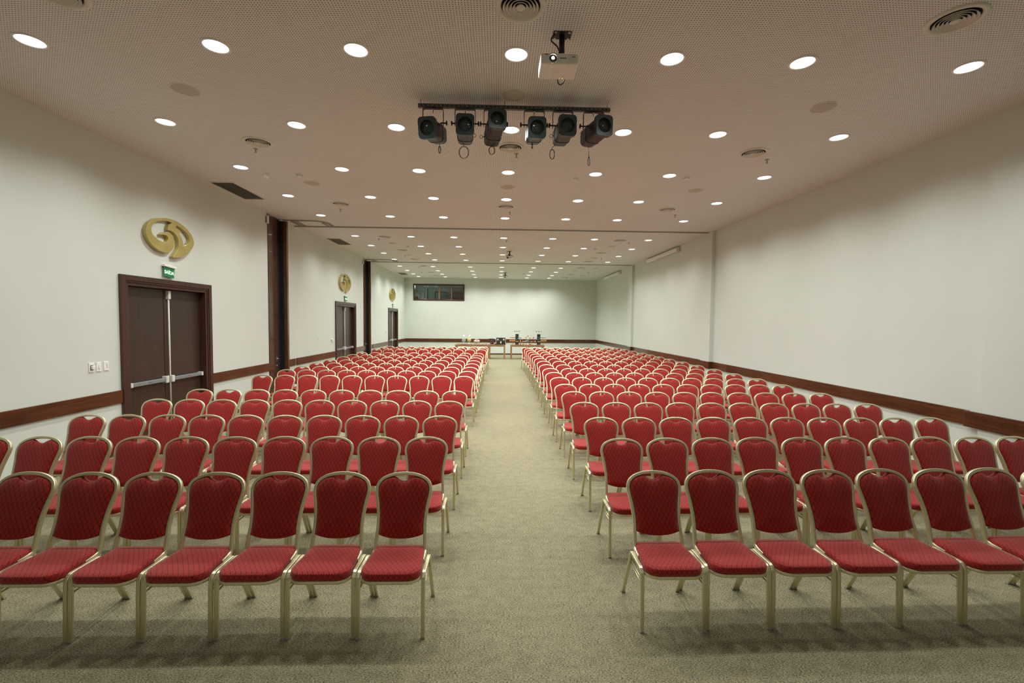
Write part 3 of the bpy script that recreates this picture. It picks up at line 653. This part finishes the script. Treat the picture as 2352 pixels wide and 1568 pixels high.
    for s_ in (-1, 1):
        ax = axis_to((s_, 0, 0)); ctr = F.lerp(T, .45)
        MB().lathe([(.008, 0), (.008, .03), (.026, .032), (.028, .046), (.0005, .050)], 'black_plastic', (s_*hw, 0, 0), 14, axis=ax).tube([(s_*hw, 0, 0), (ctr.x+s_*.09, ctr.y*.2, 0)], .009, 'black_plastic', 8).build('clamp_knob', r)
    # looped supply cable under the tail
    c = MB(); base = F+d*(L_*.9)-up*.09; lp = []
    rr_ = (.035, .060, .04, .02, .05, .045)[i]; sx = (.35, 1, .9, .25, .6, .3)[i]; dz = (.05, .05, .03, .02, .07, .15)[i]; dx = (0, -.02, 0, -.01, -.10, .02)[i]
    for kx in (0, .008):
        pts = [base+Vector((dx+rr_*sx*math.cos(a)+kx, 0, -dz-rr_+rr_*1.25*math.sin(a))) for a in [PI/2+2*PI*q/20 for q in range(20)]]
        c.tube(pts, .0035, 'cable_black' if kx == 0 else 'steel', 6, closed=True, ref=(0, 1, 0))
    c.tube([base+Vector((dx*.3, 0, .02)), base+Vector((dx, 0, -dz*.5)), base+Vector((dx, 0, -dz))], .0035, 'cable_black', 6); c.build('power_cable', r)
    MB().tube([T+rx*(.12*(1 if i % 2 else -1))+Vector((0, -.12, -.02))+Vector((.02*math.cos(a), 0, .02*math.sin(a))) for a in [2*PI*q/12 for q in range(12)]], .003, 'black_metal', 5, closed=True, ref=(0, 1, 0)).tube([T+rx*(.075*(1 if i % 2 else -1))+Vector((0, -.12, -.01)), T+rx*(.10*(1 if i % 2 else -1))+Vector((0, -.12, -.02))], .006, 'black_metal', 6).build('shutter_ring', r)

# ------------------------------------------------------------------ banquet chairs
# local frame: y=0 under the top of the back, the sitter faces -y (towards the stage)
def yb(z): return -.165+(z-.5)*.36
def flat_profile(w_, h, g=.0013):
    """flat oval tube with two shallow grooves on both broad faces; w along the reference axis"""
    a, b = w_/2, h/2
    top = [(a*.62, b), (a*.40, b), (a*.34, b-g), (a*.28, b), (-a*.28, b), (-a*.34, b-g), (-a*.40, b), (-a*.62, b)]
    return [(a, -b*.45), (a, b*.45), (a*.88, b*.85)]+top+[(-a*.88, b*.85), (-a, b*.45), (-a, -b*.45), (-a*.88, -b*.85)]+[(-x, -y) for x, y in top]+[(a*.88, -b*.85)]
def round_poly(pts, n=5):
    return [tuple(p)[:2] for p in spline([(x, y, 0) for x, y in pts], n)]
def chair_parts():
    parts = []
    # back frame: one bent tube
    L_ = [(-.180, -.30, .424), (-.179, -.235, .427), (-.178, -.190, .440), (-.176, -.172, .475), (-.173, yb(.53), .53), (-.169, yb(.60), .60), (-.1715, yb(.66), .66), (-.180, yb(.73), .73), (-.192, yb(.79), .79), (-.198, yb(.835), .835), (-.190, yb(.873), .873), (-.166, yb(.902), .902), (-.125, yb(.924), .924), (-.065, yb(.9395), .9395), (0, yb(.944), .944)]
    pts = spline(L_+[(-x, y, z) for x, y, z in L_[-2::-1]], 4)
    prof = [(b, a) for a, b in flat_profile(.030, .024)][::-1]
    mb = MB(); mb.sweep(pts, prof, 'champagne_metal', (1, 0, 0), smooth=False); parts.append(('back_frame', mb, None))
    # back cushion
    H = [(0, .520), (.055, .522), (.105, .530), (.155, .545), (.1575, .56), (.1565, .60), (.159, .66), (.167, .73), (.179, .79), (.185, .83), (.180, .866), (.161, .893), (.131, .911), (.100, .920), (.078, .923), (.058, .915), (.038, .902), (.018, .895), (0, .8935)]
    half = [tuple(p)[:2] for p in spline([(x, z, 0) for x, z in H], 3)]
    out = half+[(-x, z) for x, z in half[-2:0:-1]]; k = len(out); cz = .71; vs = []; fs = []
    rings = [(1.0, .006), (1.0, -.010), (.985, -.019), (.93, -.026), (.75, -.031), (.4, -.034)]
    back = [(1.0, .006), (.985, .014), (.9, .017), (.4, .018)]
    mb = MB()
    for rg, sg in ((rings, 1), (back, -1)):
        vs = []
        for s_, off in rg:
            for x, z in out:
                zz = cz+(z-cz)*s_; vs.append((x*s_, yb(zz)+off, zz))
        vs.append((0, yb(cz)+rg[-1][1], cz)); fs = []
        for a in range(len(rg)-1):
            for j in range(k):
                q = (a*k+j, a*k+(j+1) % k, (a+1)*k+(j+1) % k, (a+1)*k+j); fs.append(q if sg > 0 else q[::-1])
        a = len(rg)-1
        for j in range(k):
            q = (a*k+j, a*k+(j+1) % k, len(vs)-1); fs.append(q if sg > 0 else q[::-1])
        mb.add(vs, fs, 'red_fabric_back', True)
    parts.append(('backrest', mb, None))
    # seat cushion and its metal rim
    def outline(g=0.0):
        o = []
        for cx, cy, a0, r_ in ((.112, -.442, -PI/2, .085), (.130, -.192, 0, .047), (-.130, -.192, PI/2, .047), (-.112, -.442, PI, .085)):
            for q in range(8):
                a = a0+PI/2*q/7; o.append((cx+(r_+g)*math.cos(a), cy+(r_+g)*math.sin(a)))
        return o
    o = outline(); k = len(o)
    cyy = -.34
    rg = [(1, .413), (1.006, .424), (1.007, .440), (1.003, .451), (.990, .460), (.965, .4655), (.80, .471), (.4, .4735)]
    vs = []
    for s_, z in rg:
        for x, y in o: vs.append((x*s_, cyy+(y-cyy)*s_, z-.006*((y-cyy)/.19)*(-1 if y < cyy else 0)*(1 if z > .44 else 0)))
    vs.append((0, cyy, .474)); fs = []
    for a in range(len(rg)-1):
        for j in range(k): fs.append((a*k+j, a*k+(j+1) % k, (a+1)*k+(j+1) % k, (a+1)*k+j))
    a = len(rg)-1
    for j in range(k): fs.append((a*k+j, a*k+(j+1) % k, len(vs)-1))
    fs.append(tuple(range(k))[::-1])
    parts.append(('seat', MB().add(vs, fs, 'red_fabric_seat', True), None))
    mb = MB(); og = outline(.003); oi = outline(-.012)
    rr_ = [(og, .392), (outline(.005), .397), (outline(.005), .409), (og, .413), (oi, .413), (oi, .392)]
    vs = [(x, y, z) for ol, z in rr_ for x, y in ol]; fs = []
    for a in range(6):
        b_ = (a+1) % 6
        for j in range(k): fs.append((a*k+j, a*k+(j+1) % k, b_*k+(j+1) % k, b_*k+j))
    mb.add(vs, fs, 'champagne_metal', False); parts.append(('seat_frame', mb, None))
    # legs: flat tubes, front pair carries the side rail
    pr = flat_profile(.027, .021)
    for s_ in (-1, 1):
        x = s_*.2138
        front = [(x, -.300, .426), (x, -.400, .426)]+[(x, -.420-.047*math.sin(t), .426-.047+.047*math.cos(t)) for t in (.2, .5, .8, 1.1, 1.35)]+[(x, -.4685, .36), (x, -.4745, .20), (x, -.4815, .012)]
        rear = [(x, -.300, .426), (x, -.255, .426)]+[(x, -.245+.040*math.sin(t), .426-.040+.040*math.cos(t)) for t in (.3, .6, .9)]+[(x, -.1985, .36), (x, -.118, .20), (x, -.024, .012)]
        lf = MB().sweep(front, pr, 'champagne_metal', (1, 0, 0), smooth=False)
        lr = MB().sweep(rear, pr, 'champagne_metal', (1, 0, 0), smooth=False)
        for z in (.085, .150):
            yy = -.024-.094*(z-.012)/.188; lr.lathe([(.0005, .0015), (.0045, .001), (.005, 0)], 'rivet_white', (x-s_*.0138, yy-.002, z), 8, axis=axis_to((-s_, 0, 0)))
            lr.lathe([(.0005, .0015), (.0045, .001), (.005, 0)], 'rivet_white', (x, yy-.0118, z), 8, axis=axis_to((0, -1, -.4)))
        parts.append(('leg', lf, [('foot_cap', MB().box((x-.0142, -.494, 0), (x+.0142, -.469, .014), 'foot_rubber', .003))]))
        parts.append(('leg', lr, [('foot_cap', MB().box((x-.0142, -.036, 0), (x+.0142, -.011, .014), 'foot_rubber', .003))]))
        mb = MB()
        for z in (.345, .318): mb.tube([(x-s_*.004, -.4685, z), (x-s_*.004, -.186-(z-.345)*.4, z+.012)], .0055, 'champagne_metal', 8)
        parts.append(('side_stretcher', mb, None))
    # brackets tying rim to side rails and to the back tube
    mb = MB()
    for y in (-.40, -.24): mb.box((-.2138, y-.010, .394), (.2138, y+.010, .402), 'champagne_metal')
    parts.append(('seat_support', mb, None))
    return parts
PARTS = chair_parts()
proto = empty('banquet_chair')
for nm, mb, subs in PARTS:
    o = mb.build(nm, proto)
    for sn, sb in (subs or []): sb.build(sn, o)
LY = [3.39, 4.43, 5.42, 6.44, 7.39, 9.37, 10.29, 11.21, 12.15, 13.14, 14.19, 15.12, 16.22, 18.28, 19.32, 20.27]
LYO = [3.41, 4.43, 5.45, 6.52, 7.47, 9.40, 10.46, 11.25, 12.17, 13.14, 14.25, 15.20, 16.22, 18.20, 19.30, 20.30]
LX = [-.693, -.692, -.687, -.685, -.700, -.700, -.692, -.690, -.698, -.700, -.700, -.706, -.703, -.665, -.645, -.630]
RY = [3.42, 4.39, 5.37, 6.38, 7.37, 8.26, 9.28, 10.18, 11.06, 12.04, 13.10, 14.08, 14.95, 16.02, 17.05, 18.08, 19.23, 20.17]
RYO = [3.49, 4.48, 5.40, 6.35, 7.32, 8.33, 9.21, 10.15, 11.12, 12.10, 13.16, 14.20, 15.15, 16.05, 16.95, 18.15, 19.28, 20.28]
RX = [1.207, 1.228, 1.250, 1.243, 1.260, 1.255, 1.290, 1.290, 1.310, 1.315, 1.350, 1.348, 1.353, 1.353, 1.359, 1.347, 1.340, 1.280]
rest = []; used = False
for blk, xs, ya, yo, sg in (('left', LX, LY, LYO, -1), ('right', RX, RY, RYO, 1)):
    for j in range(len(xs)):
        nseat = 8 if j == 0 else 10
        pitch = .460+(.006 if j > 12 and blk == 'left' else 0)
        for k in range(nseat):
            x = xs[j]+sg*pitch*k; y = ya[j]+(yo[j]-ya[j])*k/9+random.uniform(-.010, .010)
            rz = random.uniform(-.003, .003)
            far = (blk == 'left' and (j == 15 or (j == 14 and k >= 4))) or (blk == 'right' and j >= 16)
            if far: rest.append((x, y, rz)); continue
            o = proto if not used else copy_tree(proto); used = True
            o.location = (x, y, 0); o.rotation_euler = (0, 0, rz)
            tag(o, 'red banquet chair, %s from the aisle, %s row from the front, %s block' % (ORD[k], ORD[j], blk), 'chair', 'red banquet chairs in rows')
mb = MB()
for x, y, rz in rest:
    mt = Matrix.Translation((x, y, 0)) @ Matrix.Rotation(rz, 4, 'Z')
    for nm, pm, subs in PARTS:
        if nm in ('seat_support',): continue
        for q in [pm]+[sb for _, sb in (subs or [])]:
            o_ = len(mb.v); mb.v += [tuple(mt @ Vector(v)) for v in q.v]
            for f, mi, s_ in zip(q.f, q.m, q.sm): mb.f.append([i+o_ for i in f]); mb.m.append(mb._mi(q.mats[mi])); mb.sm.append(s_)
mb.build('banquet_chairs', label='farthest rows of red banquet chairs nearest the buffet tables', cat='chairs', kind='stuff')

# ------------------------------------------------------------------ buffet at the far end
TY, TD, TZ = 25.05, .80, .80
def table(x0, x1, lab):
    c = (x0+x1)/2; h = (x1-x0)/2-.003
    r = empty('wooden_table', (c, TY+TD/2, 0), label=lab, cat='table', group='rustic wooden buffet tables'); D = TD/2
    MB().box((-h, -D, TZ-.03), (h, D, TZ), 'table_wood', .004).build('table_top', r)
    mb = MB()
    for s_ in (-1, 1): mb.box((-h+.01, s_*D-s_*.025-.012, TZ-.105), (h-.01, s_*D-s_*.025+.012, TZ-.03), 'table_wood', .003); mb.box((s_*(h-.025)-.012, -D+.03, TZ-.105), (s_*(h-.025)+.012, D-.03, TZ-.03), 'table_wood', .003)
    mb.build('apron', r)
    for sx in (-1, 1):
        for sy in (-1, 1): MB().box((sx*(h-.04)-.038, sy*(D-.04)-.038, 0), (sx*(h-.04)+.038, sy*(D-.04)+.038, TZ-.03), 'table_wood', .004).build('leg', r)
table(-2.386, -1.460, 'wooden buffet table holding the drink dispensers'); table(-1.458, -.508, 'wooden buffet table holding the fruit bowl'); table(-.500, .425, 'wooden buffet table under the black coffee machine')
table(.722, 1.708, 'wooden buffet table left of the pair with the canapé towers'); table(1.711, 2.624, 'wooden buffet table right of the pair with the canapé towers')
Y0 = 25.33
def thing(mb, name, loc, lab, cat, group=None):
    o = mb.build(name, label=lab, cat=cat, group=group); o.location = loc; return o
thing(MB().box((-.30, -.12, 0), (.30, .12, .02), 'board_wood', .004), 'serving_board', (-1.76, Y0, TZ), 'flat dark board under the two drink dispensers', 'board')
for x, liq, lab in ((-1.909, 'water_clear', 'glass drink dispenser filled with clear water'), (-1.612, 'juice_yellow', 'glass drink dispenser filled with yellow juice')):
    r = empty('drink_dispenser', (x, Y0, TZ+.02), label=lab, cat='drink dispenser', group='glass drink dispensers')
    MB().lathe([(.001, 0), (.075, 0), (.072, .012), (.03, .03), (.022, .10), (.05, .125), (.001, .125)], 'silver', (0, 0, 0), 20).build('stand', r)
    MB().lathe([(.001, .126), (.096, .130), (.104, .15), (.104, .42), (.09, .45), (.001, .455)], 'clear_glass', (0, 0, 0), 24).build('jar', r)
    MB().lathe([(.001, .14), (.098, .14), (.098, .355 if liq == 'juice_yellow' else .40), (.001, .355 if liq == 'juice_yellow' else .40)], liq, (0, 0, 0), 24).build('drink', r)
    MB().lathe([(.095, .44), (.092, .465), (.05, .495), (.012, .505), (.012, .52), (.018, .53), (.001, .54)], 'silver', (0, 0, 0), 20).build('lid', r)
    MB().tube([(0, -.10, .17), (0, -.14, .17), (0, -.145, .13)], .011, 'steel', 8).box((-.008, -.15, .17), (.008, -.135, .23), 'black_plastic', .002).build('tap', r)
mb = MB()
for i in range(5): mb.lathe([(.001, i*.012), (.125, i*.012+.004), (.13, i*.012+.010), (.001, i*.012+.006)], 'clear_glass', (0, 0, 0), 20)
thing(mb, 'plate_stack', (-2.19, Y0-.05, TZ), 'low stack of glass plates at the left end of the buffet', 'plates')
r = empty('fruit_bowl', (-1.18, Y0, TZ), label='silver footed bowl of wrapped sweets beside the juice dispensers', cat='bowl')
MB().lathe([(.06, .07), (.12, .10), (.175, .17), (.185, .22), (.178, .22), (.168, .17), (.11, .105), (.001, .085)], 'silver', (0, 0, 0), 28).build('bowl', r)
for a in (.5, 2.6, 4.7): MB().tube([(.10*math.cos(a), .10*math.sin(a), .11), (.17*math.cos(a), .17*math.sin(a), .012), (.20*math.cos(a), .20*math.sin(a), .010)], .010, 'black_metal', 6).build('leg', r)
k_ = 0
for a, rr_, z, mt in [(q*2*PI/8, .115, .215, m_) for q, m_ in enumerate(('pink_food', 'ceramic', 'red_food', 'mint', 'pink_food', 'ceramic', 'mint', 'orange_food'))]+[(q*2*PI/4+.4,   .058, .268, m_) for q, m_ in enumerate(('mint', 'ceramic', 'pink_food', 'red_food'))]+[(q*2*PI/4+.1, .058, .158, m_) for q, m_ in enumerate(('red_food', 'ceramic', 'pink_food', 'mint'))]:
    cn = {'pink_food': 'pink', 'ceramic': 'white', 'red_food': 'red', 'mint': 'mint green', 'orange_food': 'orange'}[mt]; k_ += 1
    thing(MB().ball((0, 0, 0), .040, mt, 12), 'wrapped_sweet', (-1.18+rr_*math.cos(a), Y0+rr_*math.sin(a), TZ+z), '%s wrapped sweet piled in the silver footed bowl' % cn, 'sweet', '%s wrapped sweets in the silver bowl' % cn)
for i, (dx, n) in enumerate(((0, 5), (.17, 6), (.34, 4))):
    mb = MB()
    for q in range(n): mb.lathe([(.001, q*.016), (.06, q*.016+.003), (.085, q*.016+.014), (.080, q*.016+.015), (.001, q*.016+.006)], 'ceramic', (0, 0, 0), 20)
    thing(mb, 'plate_stack', (-.83+dx, Y0-.08, TZ), 'stack of white plates, %s of three beside the red napkin' % ('left', 'middle', 'right')[i], 'plates', 'stacks of white plates')
thing(MB().box((-.09, -.09, 0), (.09, .09, .018), 'red_cloth', .004), 'folded_napkin', (-.315, Y0-.12, TZ), 'folded red napkin in front of the dark bag', 'napkin')
# dark basket next to the coffee machine
r = empty('capsule_basket', (-.35, Y0+.30, TZ), label='dark mesh basket of coffee capsules left of the coffee machine', cat='basket')
mb = MB(); mb.add([(-.10, -.07, 0), (.13, -.07, 0), (.13, .07, 0), (-.10, .07, 0), (-.14, -.09, .30), (.13, -.09, .30), (.13, .09, .30), (-.14, .09, .30)], [(0, 1, 5, 4), (1, 2, 6, 5), (2, 3, 7, 6), (3, 0, 4, 7), (3, 2, 1, 0)], 'black_body'); mb.box((-.15, -.10, .29), (.13, .10, .32), 'black_plastic', .004); mb.build('basket', r)
mb = MB()
for i in range(24): mb.ball((-.09+random.uniform(0, .19), -.088+.0, .06+random.uniform(0, .2)), .014, random.choice(('grey_card', 'pink_food', 'grey_card', 'socket_grey')), 6)
mb.build('capsules', r)
# coffee machine
r = empty('coffee_machine', (.17, Y0+.02, TZ), label='wide black coffee machine with two round steel fittings', cat='coffee machine')
MB().box((-.25, -.14, .02), (.25, .16, .37), 'black_body', .012).build('body', r)
MB().box((-.36, -.20, 0), (.275, .16, .055), 'black_plastic', .006).build('drip_tray', r)
for s_ in (-1, 1):
    MB().box((s_*.262-.012, -.15, .06), (s_*.262+.012, .16, .375), 'ivory', .006).build('side_panel', r)
    MB().lathe([(.001, .012), (.05, .010), (.055, 0)], 'silver', (s_*.165, -.141, .28), 22, axis=axis_to((0, -1, 0))).build('dial', r)
MB().box((-.035, -.16, .07), (.035, -.14, .19), 'ivory', .006).build('spout', r)
mb = MB()
for dx, dz in ((-.05, .24), (.0, .26), (.05, .24)): mb.lathe([(.001, .006), (.010, .004), (.011, 0)], 'silver', (dx, -.141, dz), 8, axis=axis_to((0, -1, 0)))
mb.build('buttons', r)
MB().box((-.27, -.15, .37), (.27, .165, .385), 'black_plastic', .004).build('lid', r)
# display towers
for x, nm in ((1.084, 'left'), (2.314, 'right')):
    mb = MB().box((-.089, -.089, 0), (.089, .089, .60), 'black_card', .004)
    for a, b, z, mt in ((-.085, 0, .50 if nm == 'left' else .42, 'grey_card'), (.0, .085, .43, 'grey_card'), (.0, .085, .35, 'mint'), (-.085, .0, .30, 'grey_card')): mb.box((a, -.0895, z-.012), (b, -.0888, z+.012), mt)
    thing(mb, 'display_tower', (x, Y0+.05, TZ), 'black rectangular display column, %s one of the pair' % nm, 'display stand', 'black display columns')
    thing(MB().box((-.215, -.10, 0), (.215, .10, .008), 'clear_glass'), 'glass_shelf', (x, Y0+.05, TZ+.60), 'clear glass shelf on top of the %s black column' % nm, 'shelf', 'glass shelves on the columns')
    for i, dx in enumerate((-.125, 0, .125)):
        g = empty('cocktail_glass', (x+dx, Y0+.05, TZ+.608), label='cocktail glass of brown mousse, %s of three on the %s column' % (('left', 'middle', 'right')[i], nm), cat='glass', group='cocktail glasses on the columns')
        MB().lathe([(.001, 0), (.035, .002), (.005, .008), (.004, .085), (.012, .10), (.052, .165), (.050, .165), (.001, .10)], 'clear_glass', (0, 0, 0), 16).build('glass', g)
        MB().lathe([(.001, .102), (.013, .105), (.044, .158), (.03, .175), (.001, .182)], 'food_brown', (0, 0, 0), 16).build('mousse', g)
    s_ = -1 if nm == 'left' else 1
    cx = x+s_*(.089+.155)
    thing(MB().box((-.17, -.08, 0), (.17, .08, .010), 'board_wood'), 'canape_board', (cx, Y0+.03, TZ+.385), 'narrow board of pale canapés beside the %s black column' % nm, 'board', 'upper canapé boards')
    MB().tube([(cx, Y0+.10, TZ), (cx, Y0+.10, TZ+.385)], .008, 'clear_glass', 8).build('board_support', label='thin clear rod holding up the %s canapé board' % nm, cat='support')
    for i in range(7): thing(MB().lathe([(.001, 0), (.018, 0), (.020, .03), (.012, .055), (.001, .06)], 'food_cream', (0, 0, 0), 10), 'canape', (cx-.144+i*.048, Y0-.01, TZ+.395), 'small pale canapé standing on the %s board' % nm, 'canapé', 'pale canapés on the %s board' % nm)
    # stand of pastry cones
    cc = x+s_*.255
    st = empty('cone_stand', (cc, Y0-.08, TZ), label='wooden stand holding golden pastry cones beside the %s column' % nm, cat='stand', group='pastry cone stands')
    MB().lathe([(.001, 0), (.04, 0), (.035, .01), (.012, .02), (.010, .16), (.05, .172), (.001, .175)], 'table_wood', (0, 0, 0), 12).build('stem', st)
    MB().box((-.17, -.05, .170), (.17, .05, .18), 'table_wood').build('tray', st)
    for i in range(8):
        o = thing(MB().lathe([(.001, 0), (.006, .01), (.0185, .075), (.012, .09), (.001, .095)], 'food_gold', (0, 0, 0), 10), 'pastry_cone', (cc-.15+i*.0435, Y0-.08, TZ+.181), 'golden pastry cone on the %s stand' % nm, 'pastry', 'golden pastry cones on the %s stand' % nm); o.rotation_euler = (0, .12*s_, 0)
    for i in range(3): thing(MB().ball((0, 0, 0), .0245, 'food_gold', 10, (1, 1, .7)), 'golden_puff', (x-.05+i*.05, Y0-.16, TZ+.20), 'golden puff pastry in front of the %s column' % nm, 'pastry', 'puff pastries by the %s column' % nm)
    thing(MB().lathe([(.001, 0), (.04, 0), (.035, .012), (.011, .03), (.010, .12), (.03, .155), (.080, .172), (.080, .178), (.001, .178)], 'table_wood', (0, 0, 0), 16), 'pastry_stand', (x, Y0-.16, TZ), 'small wooden footed stand in front of the %s black column' % nm, 'stand', 'footed stands by the columns')
# two glass shelves between the towers
for z, w_, nm in ((.345, 1.02, 'upper'), (.165, .92, 'lower')):
    thing(MB().box((-w_/2, -.09, 0), (w_/2, .09, .008), 'clear_glass'), 'glass_shelf', (1.70, Y0+.04, TZ+z), '%s long glass shelf between the two black columns' % nm, 'shelf', 'long glass shelves')
for x in (1.30, 2.10):
    thing(MB().tube([(0, .05, 0), (0, .05, .345)], .012, 'clear_glass', 8), 'shelf_support', (x, Y0+.04, TZ), 'clear post holding the long glass shelves, %s one' % ('left' if x < 1.7 else 'right'), 'support')
def jar(mat): return MB().lathe([(.001, 0), (.020, .002), (.024, .02), (.022, .06), (.012, .075), (.012, .085), (.001, .088)], mat, (0, 0, 0), 12)
def dish(mat): return MB().lathe([(.001, 0), (.018, 0), (.045, .02), (.035, .035), (.001, .048)], mat, (0, 0, 0), 14)
CN = {'green_food': 'green', 'red_food': 'red', 'yellow_food': 'yellow', 'orange_food': 'orange', 'food_cream': 'cream', 'food_gold': 'golden', 'food_brown': 'brown', 'ceramic': 'white', 'pink_food': 'pink'}
def spread(zb, where, items, y):
    for x, kind, mt in items:
        mk = (jar if kind == 'jar' else dish)(mt)
        thing(mk, 'small_bottle' if kind == 'jar' else 'small_dish', (x, y, TZ+zb), '%s %s on the %s' % (CN[mt], 'little bottle' if kind == 'jar' else 'small dish of food', where), 'bottle' if kind == 'jar' else 'dish', '%s %ss on the %s' % (CN[mt], 'bottle' if kind == 'jar' else 'dishe', where))
spread(.353, 'upper long glass shelf', [(1.23, 'jar', 'green_food'), (1.30, 'dish', 'food_brown'), (1.42, 'dish', 'food_cream'), (1.53, 'dish', 'food_gold'), (1.60, 'jar', 'red_food'), (1.77, 'jar', 'yellow_food'), (1.83, 'dish', 'food_brown'), (1.93, 'dish', 'food_cream'), (2.0, 'jar', 'red_food'), (2.09, 'dish', 'food_gold'), (2.18, 'dish', 'food_cream')], Y0+.04)
spread(.173, 'lower long glass shelf', [(1.27, 'jar', 'orange_food'), (1.42, 'dish', 'food_cream'), (1.52, 'dish', 'food_cream'), (1.60, 'jar', 'ceramic'), (1.77, 'jar', 'green_food'), (1.90, 'dish', 'food_gold'), (1.99, 'jar', 'red_food'), (2.12, 'dish', 'food_gold')], Y0+.0)
spread(0, 'table front between the columns', [(1.26, 'jar', 'red_food'), (1.36, 'dish', 'food_gold'), (1.44, 'jar', 'green_food'), (1.52, 'dish', 'food_cream'), (1.60, 'jar', 'orange_food'), (1.69, 'dish', 'ceramic'), (1.78, 'jar', 'green_food'), (1.84, 'dish', 'food_brown'), (1.93, 'jar', 'yellow_food'), (2.01, 'dish', 'food_cream'), (2.10, 'dish', 'ceramic')], Y0-.16)
g = empty('tall_dessert_glass', (1.685, Y0-.06, TZ), label='tall two-tier dessert glass standing between the glass shelves', cat='glass')
MB().lathe([(.001, 0), (.04, .003), (.006, .012), (.005, .20), (.05, .26), (.006, .30), (.005, .44), (.05, .50), (.048, .50), (.001, .45)], 'clear_glass', (0, 0, 0), 16).build('glass', g)
MB().lathe([(.001, .45), (.045, .497), (.03, .52), (.001, .525)], 'food_brown', (0, 0, 0), 14).ball((.02, 0, .55), .022, 'ceramic', 10).build('mousse', g)
